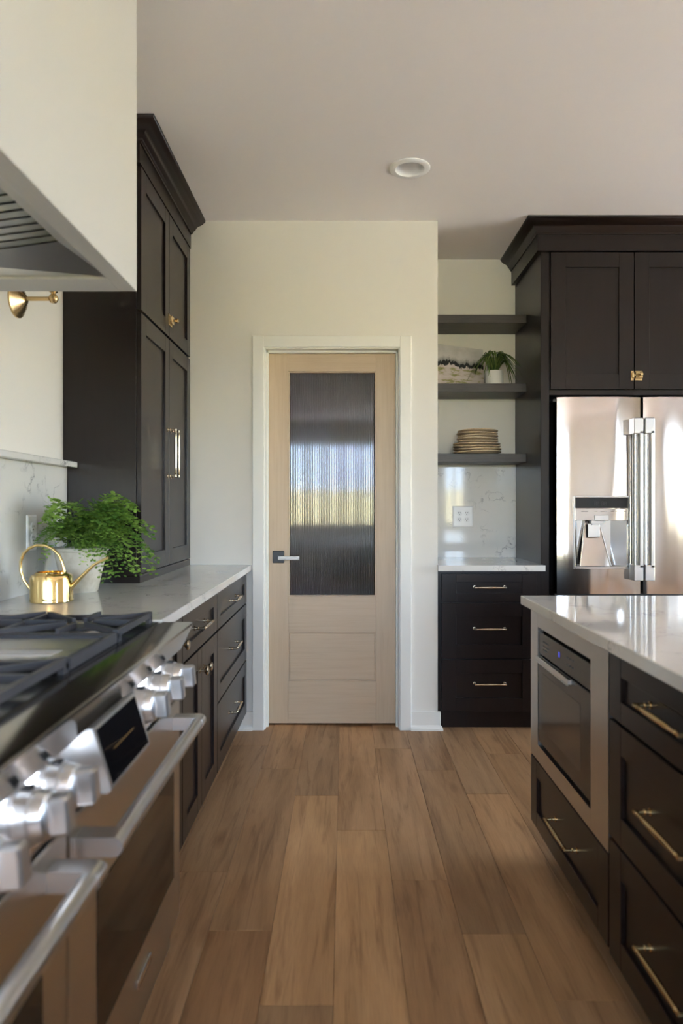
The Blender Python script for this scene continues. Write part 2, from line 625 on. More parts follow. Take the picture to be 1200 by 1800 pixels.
fl = part('floor', None, 'plank', floor_mesh)
tag(fl, 'warm oak plank floor running towards the pantry door', 'floor', kind='structure')
fl.color = (0.92, 0.9, 0.88, 1)
rnd = random.Random(4)
PW, PL = 0.1785, 1.195
seams = {-4: 0.5, -3: 1.1, -2: 2.24, -1: 1.93, 0: 1.640, 1: 1.335, 2: 2.19, 3: 1.915, 4: 2.85}
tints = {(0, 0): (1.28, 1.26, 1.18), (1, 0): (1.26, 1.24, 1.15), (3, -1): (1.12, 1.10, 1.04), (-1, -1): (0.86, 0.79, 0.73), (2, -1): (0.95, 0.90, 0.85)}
bmp = BM()
box(bmp, -PW / 2 + 0.0004, PW / 2 - 0.0004, -PL / 2 + 0.0005, PL / 2 - 0.0005, -0.004, 0.0, 0.0009)
plank_me = finish(bmp, 'plank')
plank_me.materials.append(M['plank'])
for k in range(-4, 15):
    s = seams.get(k, rnd.uniform(0, PL))
    j0 = -int((s + 0.4) / PL) - 1
    for j in range(j0, 5):
        ya = s + j * PL
        if ya + PL > 4.9 or ya < -1.3:
            continue
        o = bpy.data.objects.new('plank', plank_me)
        COL.objects.link(o)
        o.parent = fl
        o.location = Vector((-0.205 + PW * (k + 0.5), ya + PL / 2, 0)) - WO[fl.name]
        t = rnd.uniform(0.80, 1.10)
        w = rnd.uniform(-0.05, 0.04)
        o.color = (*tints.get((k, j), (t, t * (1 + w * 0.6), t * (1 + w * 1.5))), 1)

LX, LY = 0.298, 3.11   # ceiling downlight
def ceiling_mesh(bm):
    x0, x1, y0, y1 = XL - 0.15, WALL_R + 0.15, WALL_REAR - 0.15, 5.4
    h = 0.0635
    box(bm, x0, LX - h, y0, y1, H, H + 0.15)
    box(bm, LX + h, x1, y0, y1, H, H + 0.15)
    box(bm, LX - h, LX + h, y0, LY - h, H, H + 0.15)
    box(bm, LX - h, LX + h, LY + h, y1, H, H + 0.15)


tag(part('ceiling', None, 'ceil', ceiling_mesh), 'smooth warm white ceiling with one recessed light', 'ceiling', kind='structure')
tag(part('wall_left', None, 'wall', lambda bm: box(bm, XL - 0.15, XL, WALL_REAR, 5.3, 0, H)), 'cream wall behind the range and left cabinets', 'wall', kind='structure')

DX0, DX1, DZ1 = -0.434, 0.300, 2.066      # rough door opening
WT = 0.125
def wall_back(bm):
    box(bm, XL, DX0, YW, YW + WT, 0, H)
    box(bm, DX1, XC, YW, YW + WT, 0, H)
    box(bm, DX0, DX1, YW, YW + WT, DZ1, H)
    box(bm, XC - WT, XC, YW + WT, 5.3, 0, H)
    box(bm, XL, XC - WT, 5.2, 5.3, 0, H)


tag(part('wall_back', None, 'wall', wall_back), 'cream pantry wall holding the glazed door', 'wall', kind='structure')
tag(part('wall_alcove', None, 'wall', lambda bm: box(bm, XC, WALL_R, YA, YA + 0.12, 0, H)), 'cream wall behind floating shelves and refrigerator', 'wall', kind='structure')


def holed(bm, axis, plane, thick, a0, a1, wins):
    def b(u0, u1, z0, z1):
        if u1 - u0 < 1e-4 or z1 - z0 < 1e-4:
            return
        if axis == 'X':
            box(bm, plane, plane + thick, u0, u1, z0, z1)
        else:
            box(bm, u0, u1, plane, plane + thick, z0, z1)
    c = a0
    for u0, u1, z0, z1 in wins:
        b(c, u0, 0, H); b(u0, u1, 0, z0); b(u0, u1, z1, H)
        c = u1
    b(c, a1, 0, H)


tag(part('wall_right', None, 'wall', lambda bm: holed(bm, 'X', WALL_R, 0.15, WALL_REAR, YA + 0.12, WIN_R)), 'far side wall with tall windows', 'wall', kind='structure')
tag(part('wall_rear', None, 'wall', lambda bm: holed(bm, 'Y', WALL_REAR, -0.15, XL, WALL_R, WIN_B)), 'wall opposite the pantry door with a row of windows', 'wall', kind='structure')
wi = 0
for a, b, z0, z1 in WIN_R:
    wi += 1
    w = thing('window_%d' % wi, (WALL_R + 0.06, (a + b) / 2, z0), 'tall white framed window in side wall', 'window', 'side wall windows', 'structure')
    def fm(bm):
        x0, x1 = WALL_R + 0.04, WALL_R + 0.10
        for u0, u1 in ((a, a + 0.06), (b - 0.06, b), ((a + b) / 2 - 0.04, (a + b) / 2 + 0.04)):
            box(bm, x0, x1, u0, u1, z0, z1)
        box(bm, x0, x1, a, b, z0, z0 + 0.07); box(bm, x0, x1, a, b, z1 - 0.06, z1)
    part('frame', w, 'trim', fm)
for a, b, z0, z1 in WIN_B:
    wi += 1
    w = thing('window_%d' % wi, ((a + b) / 2, WALL_REAR - 0.06, z0), 'white framed window in rear wall', 'window', 'rear wall windows', 'structure')
    def fm(bm):
        y0, y1 = WALL_REAR - 0.10, WALL_REAR - 0.04
        for u0, u1 in ((a, a + 0.05), (b - 0.05, b), ((a + b) / 2 - 0.03, (a + b) / 2 + 0.03)):
            box(bm, u0, u1, y0, y1, z0, z1)
        box(bm, a, b, y0, y1, z0, z0 + 0.05); box(bm, a, b, y0, y1, z1 - 0.05, z1)
    part('frame', w, 'trim', fm)
tag(part('lawn', None, 'grass', lambda bm: box(bm, -60, 80, -90, 60, -0.5, -0.3)), 'lawn outside the windows', 'ground', kind='structure')
def rise(bm):
    prism(bm, [(-45, -0.3), (-80, 3.6), (-95, 4.0), (-95, -0.5), (-45, -0.5)], lambda p, q, t: (t, p, q), -90, 110)
    prism(bm, [(45, -0.3), (80, 3.6), (95, 4.0), (95, -0.5), (45, -0.5)], lambda p, q, t: (p, t, q), -44, 60)
tag(part('meadow_rise', None, 'meadow', rise), 'gentle grassy rise beyond the lawn outside', 'ground', kind='structure')
tag(part('patio', None, 'deck', lambda bm: (box(bm, -6, 12, -11, WALL_REAR - 0.15, -0.3, -0.13), box(bm, WALL_R + 0.15, 10, -11, 6, -0.3, -0.13))), 'concrete patio outside the windows', 'ground', kind='structure')

# baseboards
bb = [(0, 0), (0.026, 0), (0.026, 0.010), (0.017, 0.020), (0.014, 0.028), (0.014, 0.098), (0, 0.098)]
tag(part('baseboard_back', None, 'trim', lambda bm: sweep(bm, [(XC, YW + 0.02), (XC, YW), (0.3575, YW)][::-1], bb)), 'white baseboard with shoe moulding right of pantry door', 'baseboard', kind='structure')
tag(part('baseboard_left', None, 'trim', lambda bm: sweep(bm, [(-0.4925, YW), (-0.60, YW)][::-1], bb)), 'white baseboard beside left cabinets and door casing', 'baseboard', kind='structure')

# door casing and jamb
CW = 0.061
t1 = thing('trim_1', (-0.066, YW, 0), 'white flat door casing and jamb around pantry door', 'door casing', kind='structure')
CX0, CX1, CZ = -0.4315, 0.298, 2.058       # inner edges of casing
pbox('casing_side', t1, 'trim', CX0 - CW, CX0, YW - 0.019, YW, 0, CZ + CW, 0.002)
pbox('casing_side', t1, 'trim', CX1, CX1 + CW, YW - 0.019, YW, 0, CZ + CW, 0.002)
pbox('casing_head', t1, 'trim', CX0, CX1, YW - 0.019, YW, CZ, CZ + CW, 0.002)
JX0, JX1, JZ = CX0 + 0.006, CX1 - 0.006, CZ - 0.006
pbox('jamb_side', t1, 'trim', DX0, JX0, YW - 0.004, YW + WT, 0, JZ, 0.001)
pbox('jamb_side', t1, 'trim', JX1, DX1, YW - 0.004, YW + WT, 0, JZ, 0.001)
pbox('jamb_head', t1, 'trim', DX0, DX1, YW - 0.004, YW + WT, JZ, DZ1, 0.001)
# door stops sit in front of the slab
DY = YW + 0.075
pbox('stop', t1, 'trim', JX0, JX0 + 0.011, DY - 0.034, DY - 0.002, 0, JZ, 0.001)
pbox('stop', t1, 'trim', JX1 - 0.011, JX1, DY - 0.034, DY - 0.002, 0, JZ, 0.001)
pbox('stop', t1, 'trim', JX0, JX1, DY - 0.034, DY - 0.002, JZ - 0.011, JZ, 0.001)

# the pantry door
SX0, SX1, SZ0, SZ1 = JX0 + 0.003, JX1 - 0.003, 0.010, JZ - 0.003
GX0, GX1, GZ0, GZ1 = -0.308, 0.174, 0.707, 1.946
PX0, PX1, PZ0, PZ1 = -0.316, 0.170, 0.243, 0.511
d1 = thing('door_1', ((SX0 + SX1) / 2, DY, 0), 'pale maple pantry door with tall reeded glass pane and lower panel', 'door', kind='structure')
DT = 0.040
pbox('stile', d1, 'maplev', SX0, GX0, DY, DY + DT, SZ0, SZ1, 0.001)
pbox('stile', d1, 'maplev', GX1, SX1, DY, DY + DT, SZ0, SZ1, 0.001)
pbox('top_rail', d1, 'maplex', GX0, GX1, DY, DY + DT, GZ1, SZ1, 0.001)
pbox('middle_rail', d1, 'maplex', GX0, GX1, DY, DY + DT, PZ1, GZ0, 0.001)
pbox('bottom_rail', d1, 'maplex', GX0, GX1, DY, DY + DT, SZ0, PZ0, 0.001)
def lowpanel(bm):
    box(bm, PX0 + 0.008, GX1, DY + 0.007, DY + DT - 0.007, PZ0, PZ1)
    box(bm, PX0 + 0.014, PX1 - 0.003, DY + 0.002, DY + 0.008, PZ0 + 0.006, PZ1 - 0.006, 0.003)
part('panel', d1, 'maplex', lowpanel)
def bead(bm):
    for x0, x1, z0, z1 in ((GX0, GX0 + 0.007, GZ0, GZ1), (GX1 - 0.007, GX1, GZ0, GZ1), (GX0 + 0.007, GX1 - 0.007, GZ0, GZ0 + 0.007), (GX0 + 0.007, GX1 - 0.007, GZ1 - 0.007, GZ1)):
        box(bm, x0, x1, DY + 0.004, DY + DT - 0.004, z0, z1, 0.001)
part('glazing_bead', d1, 'maplev', bead)
def reeds(bm):
    nr, sub = 51, 8
    x0, x1 = GX0 + 0.002, GX1 - 0.002
    z0, z1 = GZ0 + 0.002, GZ1 - 0.002
    yf, yb = DY + 0.016, DY + 0.021
    top, bot, tb, bbk = [], [], [], []
    N = nr * sub
    for i in range(N + 1):
        x = x0 + (x1 - x0) * i / N
        ph = (i % sub) / sub
        y = yf - 0.0026 * math.sqrt(max(0.0, 1 - (2 * ph - 1) ** 2 * 0.97))
        top.append(bm.verts.new((x, y, z1))); bot.append(bm.verts.new((x, y, z0)))
        tb.append(bm.verts.new((x, yb, z1))); bbk.append(bm.verts.new((x, yb, z0)))
    for i in range(N):
        bm.faces.new((bot[i], bot[i + 1], top[i + 1], top[i]))
        bm.faces.new((bbk[i + 1], bbk[i], tb[i], tb[i + 1]))
        bm.faces.new((top[i], top[i + 1], tb[i + 1], tb[i]))
        bm.faces.new((bot[i + 1], bot[i], bbk[i], bbk[i + 1]))
    bm.faces.new((bot[0], top[0], tb[0], bbk[0]))
    bm.faces.new((bot[-1], bbk[-1], tb[-1], top[-1]))
part('glass_pane', d1, 'reed', reeds, 40, label='vertically reeded glass pane')
# lever
hx, hz = -0.362, 0.925
def rosette(bm):
    box(bm, hx - 0.032, hx + 0.032, DY - 0.008, DY + 0.001, hz - 0.034, hz + 0.034, 0.004)
    lathe(bm, [(0.012, 0), (0.012, 0.045)], (hx, DY - 0.005, hz - 0.004), '-Y', 16)
ro = part('door_handle', d1, 'blackm', rosette, 30, label='matte black square rosette')
part('lever', ro, 'marble', lambda bm: tube(bm, [(hx + 0.002, DY - 0.045, hz - 0.004), (hx + 0.118, DY - 0.045, hz - 0.004)], 0.0115, 14), 40, label='pale marble lever')

# ------------------------------------------------------------------ cabinet helpers
def shaker(parent, name, F, u0, u1, w0, w1, rail_u=0.065, rail_w=0.065, t=0.020, rec=0.009, mv='darkv', mh='darky', label=None):
    def frame(bm):
        fbox(bm, F, u0, u0 + rail_u, w0, w1, 0.0, t, 0.0012)
        fbox(bm, F, u1 - rail_u, u1, w0, w1, 0.0, t, 0.0012)
        fbox(bm, F, u0 + rail_u, u1 - rail_u, w0, w0 + rail_w, 0.0, t - 0.0002, 0.0008)
        fbox(bm, F, u0 + rail_u, u1 - rail_u, w1 - rail_w, w1, 0.0, t - 0.0002, 0.0008)
    d = part(name, parent, mv, frame, label=label)
    part('panel', d, mv, lambda bm: fbox(bm, F, u0 + rail_u - 0.002, u1 - rail_u + 0.002, w0 + rail_w - 0.002, w1 - rail_w + 0.002, 0.002, t - rec))
    return d


def pull(parent, F, uc, wc, length, d0, vertical=False, mat='champ', so=0.034, k=1.0):
    def mk(bm):
        def P(a, d):
            return F.p(uc, wc + a, d) if vertical else F.p(uc + a, wc, d)
        h = length / 2
        s = [-1.0, -0.93, -0.86, -0.84, -0.80, -0.5, 0, 0.5, 0.80, 0.84, 0.86, 0.93, 1.0]
        r = [0.0046, 0.0046, 0.0046, 0.0060, 0.0042, 0.0056, 0.0066, 0.0056, 0.0042, 0.0060, 0.0046, 0.0046, 0.0046]
        tube(bm, [P(a * h, d0 + so) for a in s], [x * k for x in r], 12)
        for e in (-1, 1):
            a = e * (h - 0.004)
            tube(bm, [P(a, d0 - 0.001), P(a, d0 + 0.003), P(a, d0 + 0.0035), P(a, d0 + 0.012), P(a, d0 + 0.0135), P(a, d0 + 0.016), P(a, d0 + so + 0.004)],
                 [x * k for x in (0.0085, 0.0085, 0.0050, 0.0048, 0.0066, 0.0046, 0.0046)], 12)
    return part('pull', parent, mat, mk, 35, label='slim brass pull')


def knob(parent, F, u, w, d0, mat='champ'):
    def mk(bm):
        prof = [(0.009, -0.001), (0.009, 0.002), (0.005, 0.004), (0.005, 0.016), (0.010, 0.020), (0.0155, 0.024), (0.0165, 0.028), (0.013, 0.032), (0.0, 0.034)]
        ax = 'X' if F.n.x > 0.5 else ('-X' if F.n.x < -0.5 else '-Y')
        lathe(bm, prof, F.p(u, w, d0), ax, 20)
    return part('knob', parent, mat, mk, 35, label='round brass knob')


def latch(parent, F, u, w, d0, mat='brass'):
    """cupboard latch: case with turning knob on one door, keeper on the other (keeper towards -u)"""
    def mk(bm):
        fbox(bm, F, u + 0.003, u + 0.042, w - 0.026, w + 0.026, d0 - 0.001, d0 + 0.004, 0.001)
        fbox(bm, F, u + 0.003, u + 0.042, w - 0.015, w + 0.022, d0 + 0.003, d0 + 0.014, 0.002)
        fbox(bm, F, u - 0.020, u - 0.004, w - 0.026, w + 0.026, d0 - 0.001, d0 + 0.004, 0.001)
        fbox(bm, F, u - 0.017, u - 0.004, w - 0.013, w + 0.016, d0 + 0.003, d0 + 0.013, 0.002)
        fbox(bm, F, u - 0.010, u + 0.008, w - 0.004, w + 0.006, d0 + 0.006, d0 + 0.011, 0.001)
        ax = 'X' if F.n.x > 0.5 else '-Y'
        lathe(bm, [(0.006, 0), (0.005, 0.010), (0.010, 0.016), (0.012, 0.021), (0.008, 0.026), (0, 0.027)], F.p(u + 0.024, w + 0.003, d0 + 0.013), ax, 16)
    return part('latch', parent, mat, mk, 35, label='brass cupboard latch')


CROWN = [(-0.004, 2.668), (0.006, 2.668), (0.008, 2.674), (0.012, 2.677), (0.013, 2.684), (0.021, 2.690), (0.025, 2.699), (0.033, 2.708),
         (0.045, 2.714), (0.055, 2.720), (0.060, 2.727), (0.066, 2.731), (0.068, H), (-0.004, H)]

# ------------------------------------------------------------------ left run of base cabinets
XF = -0.543           # carcass front, door fronts at -0.523
FL = Fr((XF, 0, 0), (0, 1, 0), (1, 0, 0))
YD0, YD1 = 2.812, 3.662      # drawer unit
c = thing('base_cabinet', (-0.84, (YD0 + YD1) / 2, 0), 'dark espresso base cabinet of three drawers beside the pantry door casing', 'cabinet')
def carc(x0, x1, y0, y1, tx0, tx1, ty0, ty1):
    return lambda bm: (box(bm, x0, x1, y0, y1, 0.095, ZC - CT, 0.001), box(bm, tx0, tx1, ty0, ty1, 0, 0.095))
part('body', c, 'darkv', carc(XL + 0.001, XF, YD0, YW - 0.001, XL + 0.001, -0.60, YD0, YW - 0.02))
for (w0, w1, rw) in ((0.690, 0.845, 0.048), (0.388, 0.682, 0.065), (0.100, 0.380, 0.065)):
    d = shaker(c, 'drawer_front', FL, YD0 + 0.004, YD1 - 0.006, w0, w1, 0.068, rw)
    pull(d, FL, (YD0 + YD1) / 2, (w0 + w1) / 2 + (0.0 if w0 > 0.6 else 0.01), 0.175, 0.012 if w0 > 0.6 else 0.011)
YB0, YB1 = 2.205, 2.808
c = thing('base_cabinet', (-0.84, (YB0 + YB1) / 2, 0), 'dark espresso base cabinet with two doors and round knobs under one drawer', 'cabinet')
part('body', c, 'darkv', carc(XL + 0.001, XF, YB0, YB1 + 0.004, XL + 0.001, -0.60, YB0, YB1 + 0.004))
d = shaker(c, 'drawer_front', FL, YB0 + 0.003, YB1, 0.690, 0.845, 0.068, 0.048)
pull(d, FL, (YB0 + YB1) / 2, 0.767, 0.175, 0.012)
ym = (YB0 + YB1) / 2
for u0, u1, ku in ((YB0 + 0.003, ym - 0.0015, ym - 0.034), (ym + 0.0015, YB1, ym + 0.034)):
    d = shaker(c, 'door', FL, u0, u1, 0.100, 0.682, 0.068, 0.068)
    knob(d, FL, ku, 0.605, 0.020)
YN0 = 1.872
c = thing('base_cabinet', (-0.84, (YN0 + YB0) / 2, 0), 'narrow dark espresso base cabinet tucked beside the range', 'cabinet')
part('body', c, 'darkv', carc(XL + 0.001, XF, YN0, YB0 - 0.0005, XL + 0.001, -0.60, YN0, YB0 - 0.0005))
d = shaker(c, 'door', FL, YN0 + 0.003, YB0 - 0.004, 0.100, 0.845, 0.065, 0.065)
knob(d, FL, YB0 - 0.04, 0.76, 0.020)
o = part('countertop', None, 'quartz', lambda bm: box(bm, XL + 0.001, -0.499, 1.868, YW - 0.0005, ZC - CT, ZC, 0.002))
tag(o, 'pale veined quartz countertop under the potted fern', 'countertop')
o = part('backsplash', None, 'quartz', lambda bm: box(bm, XL + 0.0005, XL + 0.020, 0.30, 2.775, ZC, 1.358, 0.001))
tag(o, 'veined quartz backsplash slab behind range and fern', 'backsplash')
o = part('ledge', None, 'quartz', lambda bm: box(bm, XL + 0.0005, XL + 0.062, 0.30, 2.775, 1.358, 1.380, 0.002))
tag(o, 'narrow quartz ledge along the top of the range backsplash', 'ledge')

# tall hutch standing on the counter
YH0 = 2.780
XH = -0.848
FH = Fr((XH, 0, 0), (0, 1, 0), (1, 0, 0))
c = thing('hutch_cabinet', (-0.99, (YH0 + YW) / 2, ZC), 'tall espresso hutch with four doors standing on left counter', 'cabinet')
part('body', c, 'darkv', lambda bm: box(bm, XL + 0.001, XH, YH0, YW - 0.001, ZC, H - 0.012, 0.001))
part('base_moulding', c, 'darky', lambda bm: sweep(bm, [(XL + 0.001, YH0), (XH + 0.013, YH0), (XH + 0.013, YW - 0.001)], [(-0.02, ZC), (0.004, ZC), (0.004, ZC + 0.026), (0.001, ZC + 0.032), (-0.02, ZC + 0.032)]))
part('frieze', c, 'darky', lambda bm: sweep(bm, [(XL + 0.001, YH0), (XH, YH0), (XH, YW - 0.001)], [(-0.02, 2.592), (0.022, 2.592), (0.022, 2.690), (-0.02, 2.690)]))
part('crown_moulding', c, 'darky', lambda bm: sweep(bm, [(XL + 0.001, YH0 - 0.022), (XH + 0.022, YH0 - 0.022), (XH + 0.022, YW - 0.001)], [(o_ * 1.15, z) for o_, z in CROWN]), 50)
yh = (YH0 + YW) / 2
for w0, w1, low in ((0.926, 1.992, True), (2.004, 2.588, False)):
    for i, (u0, u1) in enumerate(((YH0 + 0.006, yh - 0.0015), (yh + 0.0015, YW - 0.012))):
        d = shaker(c, 'door', FH, u0, u1, w0, w1, 0.068, 0.075)
        if low:
            pull(d, FH, yh + (-0.030 if i == 0 else 0.030), 1.452, 0.225, 0.020, True, so=0.038, k=1.15)
        elif i == 1:
            latch(d, FH, yh, 2.083, 0.020)

# ------------------------------------------------------------------ range hood
YR0, YR1 = 0.640, 1.862
ZH, XHF = 1.785, -0.566
YHN = 0.56
c = thing('range_hood', (-0.85, (YHN + 1.862) / 2, ZH), 'white painted box range hood with steel baffle liner reaching ceiling', 'range hood')
OX0, OX1, OY0, OY1 = -1.10, -0.613, YHN + 0.10, 1.762
def hood(bm):
    box(bm, OX1, XHF, YHN, 1.862, ZH, H - 0.001, 0.0012)
    box(bm, XL + 0.001, OX0, YHN, 1.862, ZH, H - 0.001)
    box(bm, OX0, OX1, OY1, 1.862, ZH, H - 0.001)
    box(bm, OX0, OX1, YHN, OY0, ZH, H - 0.001)
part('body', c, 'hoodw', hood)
IX0, IX1, IY0, IY1 = OX0 + 0.06, -0.700, OY0 + 0.09, 1.672
ZI0, ZI1 = 1.800, 1.846          # inner rim heights: back, front
def liner(bm):
    zo = ZH + 0.006
    A = [bm.verts.new(p) for p in ((OX0, OY0, zo), (OX1, OY0, zo), (OX1, OY1, zo), (OX0, OY1, zo))]
    B = [bm.verts.new(p) for p in ((IX0, IY0, ZI0), (IX1, IY0, ZI1), (IX1, IY1, ZI1), (IX0, IY1, ZI0))]
    for i in range(4):
        bm.faces.new((A[i], A[(i + 1) % 4], B[(i + 1) % 4], B[i]))
    A2 = [bm.verts.new(v.co + Vector((0, 0, 0.008))) for v in A]
    B2 = [bm.verts.new(v.co + Vector((0, 0, 0.008))) for v in B]
    for i in range(4):
        j = (i + 1) % 4
        bm.faces.new((A2[i], B2[i], B2[j], A2[j]))
        bm.faces.new((A[i], A2[i], A2[j], A[j]))
        bm.faces.new((B[i], B[j], B2[j], B2[i]))
part('liner', c, 'steelh', liner)
def fz(x):
    return ZI0 + (ZI1 - ZI0) * (x - IX0) / (IX1 - IX0)
def filt(bm):
    prism(bm, [(IX0, ZI0 + 0.012), (IX1, ZI1 + 0.012), (IX1, ZI1 + 0.04), (IX0, ZI0 + 0.04)], lambda p, q, t: (p, t, q), IY0, IY1)
ff = part('filter', c, 'inside', filt)
ns = 26
for i in range(ns):
    y0 = IY0 + (IY1 - IY0) * i / ns
    y1 = y0 + (IY1 - IY0) / ns * 0.72
    part('slat', ff, 'steelh', lambda bm: prism(bm, [(IX0, ZI0), (IX1, ZI1), (IX1, ZI1 + 0.013), (IX0, ZI0 + 0.013)], lambda p, q, t: (p, t, q), y0, y1))

# wall sconce between hood and hutch
SY, SZ = 2.385, 1.925
c = thing('wall_sconce', (XL, SY, SZ), 'brass wall sconce with round backplate beside the hood', 'sconce')
part('backplate', c, 'brass', lambda bm: lathe(bm, [(0.062, 0.0), (0.062, 0.006), (0.056, 0.010), (0.050, 0.012), (0.040, 0.022), (0.022, 0.030), (0.015, 0.036), (0.0, 0.036)], (XL, SY, SZ - 0.004), 'X', 32), 35)
part('arm', c, 'brass', lambda bm: tube(bm, [(XL + 0.030, SY, SZ), (XL + 0.036, SY, SZ), (XL + 0.037, SY, SZ), (XL + 0.128, SY, SZ)], [0.011, 0.011, 0.0075, 0.0075], 14), 35)
def sc_joint(bm):
    x = XL + 0.130
    lathe(bm, [(0, -0.017), (0.010, -0.014), (0.0165, -0.004), (0.017, 0.002), (0.013, 0.011), (0.008, 0.016), (0.008, 0.020), (0.015, 0.024), (0.015, 0.029), (0.010, 0.034), (0.010, 0.085), (0.020, 0.090), (0.020, 0.105), (0, 0.105)], (x, SY, SZ), 'Z', 24)
part('socket', c, 'brass', sc_joint, 35)
part('shade', c, 'linen', lambda bm: lathe(bm, [(0.080, 0.085), (0.055, 0.235), (0.053, 0.235), (0.078, 0.085)], (XL + 0.130, SY, SZ), 'Z', 32, cap=False), 35)

# ------------------------------------------------------------------ range
c = thing('range', (-0.80, (YR0 + YR1) / 2, 0), 'wide stainless gas range with two oven doors and big steel knobs', 'range')
XD = -0.448           # oven door face
YS = 1.108            # split between the two doors
part('body', c, 'steel', lambda bm: box(bm, XL + 0.022, -0.490, YR0, YR1, 0.06, 0.872, 0.001))
part('toe_kick', c, 'steelh', lambda bm: box(bm, XL + 0.06, -0.475, YR0 + 0.004, YR1 - 0.004, 0.0, 0.082, 0.001))
# front apron: flat top, inclined fascia
part('apron', c, 'apron', lambda bm: prism(bm, [(-0.560, 0.883), (-0.420, 0.883), (-0.4145, 0.881), (-0.413, 0.876), (-0.445, 0.810), (-0.495, 0.806), (-0.560, 0.86)], lambda p, q, t: (p, t, q), YR0, YR1), 25)
part('control_panel', c, 'chrome', lambda bm: prism(bm, [(-0.474, 0.812), (-0.452, 0.690), (-0.50, 0.690), (-0.50, 0.812)], lambda p, q, t: (p, t, q), YR0 + 0.002, YR1 - 0.002))
M['led'] = plain('task_led', (0.9, 0.9, 0.9), 0.5, emit=(0.78, 0.87, 1.0), emits=7.0)
part('task_light', c, 'led', lambda bm: box(bm, -0.466, -0.450, YR0 + 0.02, YR1 - 0.02, 0.8060, 0.8088), label='thin light strip above the knobs')
part('cooktop', c, 'enamel', lambda bm: box(bm, XL + 0.030, -0.505, YR0 + 0.01, YR1 - 0.008, 0.866, 0.8845, 0.002), label='glossy black cooktop pan')
part('back_trim', c, 'steelh', lambda bm: box(bm, XL + 0.022, XL + 0.055, YR0, YR1, 0.872, 0.915, 0.002))


def oven(y0, y1, gy0, gy1):
    d = part('oven_door', c, 'steelh', lambda bm: box(bm, -0.489, XD, y0, y1, 0.094, 0.680, 0.003))
    part('window', d, 'ovenglass', lambda bm: box(bm, XD - 0.004, XD + 0.0012, gy0, gy1, 0.225, 0.503, 0.0008), label='dark oven glass')
    hy0, hy1 = y0 + 0.022, y1 - 0.038
    def hd(bm):
        tube(bm, [(-0.385, hy0 + 0.004, 0.630), (-0.385, hy1 - 0.004, 0.630)], 0.0165, 18)
        for a, b in ((hy0, hy0 + 0.040), (hy1 - 0.040, hy1)):
            pts = [(XD - 0.001, 0.6465), (-0.385, 0.6465)]
            pts += [(-0.385 + 0.0175 * math.sin(PI * i / 8), 0.630 + 0.0165 * math.cos(PI * i / 8)) for i in range(1, 8)]
            pts += [(-0.385, 0.6135), (XD - 0.001, 0.6135)]
            prism(bm, pts, lambda p, q, t: (p, t, q), a, b)
    part('handle', d, 'satin', hd, 35, label='tubular steel door handle')
    return d


d = oven(YS + 0.004, YR1 - 0.004, 1.236, 1.792)
part('badge', d, 'chrome', lambda bm: box(bm, XD - 0.001, XD + 0.006, 1.466, 1.568, 0.158, 0.176, 0.002))
oven(YR0 + 0.004, YS - 0.004, YR0 + 0.09, YS - 0.095)


def range_knob(y, z=0.772):
    x = -0.464
    k = part('knob', c, 'knobsteel', lambda bm: lathe(bm, [(0.050, 0.0), (0.050, 0.003), (0.045, 0.012), (0.0425, 0.024), (0.0385, 0.025), (0.0385, 0.027), (0.040, 0.028), (0.0375, 0.044), (0.0330, 0.0445), (0.0330, 0.047), (0.0345, 0.048), (0.031, 0.062), (0.024, 0.066), (0.0, 0.066)], (x, y, z), 'X', 32), 30, label='big round steel knob')
    part('grip', k, 'knobsteel', lambda bm: box(bm, x + 0.048, x + 0.092, y - 0.0135, y + 0.0135, z - 0.026, z + 0.026, 0.004))
    part('marker', k, 'blackm', lambda bm: box(bm, x + 0.028, x + 0.042, y - 0.008, y + 0.008, z + 0.030, z + 0.0415, 0.001))
    k.rotation_euler = (0, -R(5), 0)


for y in (1.70, 1.585, 1.452, 1.030, 0.934, 0.80):
    range_knob(y)
# tilted display
def disp_frame(bm):
    prism(bm, [(-0.424, 0.829), (-0.416, 0.829), (-0.385, 0.727), (-0.391, 0.722), (-0.470, 0.722), (-0.470, 0.80)], lambda p, q, t: (p, t, q), 1.128, 1.356)
dp = part('display', c, 'satin', disp_frame, label='tilted control display')
def disp_glass(bm):
    n_ = Vector((0.102, 0, 0.031)).normalized() * 0.0012
    a, b = Vector((-0.4145, 0, 0.8225)), Vector((-0.3868, 0, 0.7322))
    prism(bm, [(a.x, a.z), (a.x + n_.x, a.z + n_.z), (b.x + n_.x, b.z + n_.z), (b.x, b.z)], lambda p, q, t: (p, t, q), 1.140, 1.346)
part('screen', dp, 'glassblk', disp_glass)
part('light_line', dp, 'amber', lambda bm: box(bm, -0.4005, -0.3992, 1.185, 1.295, 0.7768, 0.7775))

# grates and griddle
def grate(y0, y1):
    g = part('grate', c, 'iron', lambda bm: grate_mesh(bm, y0, y1), label='cast iron burner grate')
    return g


def bar(bm, a, b, w=0.011, h=0.014):
    a, b = Vector(a), Vector(b)
    t = (b - a); t.z = 0
    s = Vector((-t.y, t.x, 0)).normalized() * (w / 2)
    v = []
    for p in (a, b):
        for q in (-s, s):
            v.append(bm.verts.new(p + q)); v.append(bm.verts.new(p + q - Vector((0, 0, h))))
    for q in ((0, 1, 3, 2), (6, 7, 5, 4), (0, 2, 6, 4), (3, 1, 5, 7), (1, 0, 4, 5), (2, 3, 7, 6)):
        bm.faces.new([v[i] for i in q])


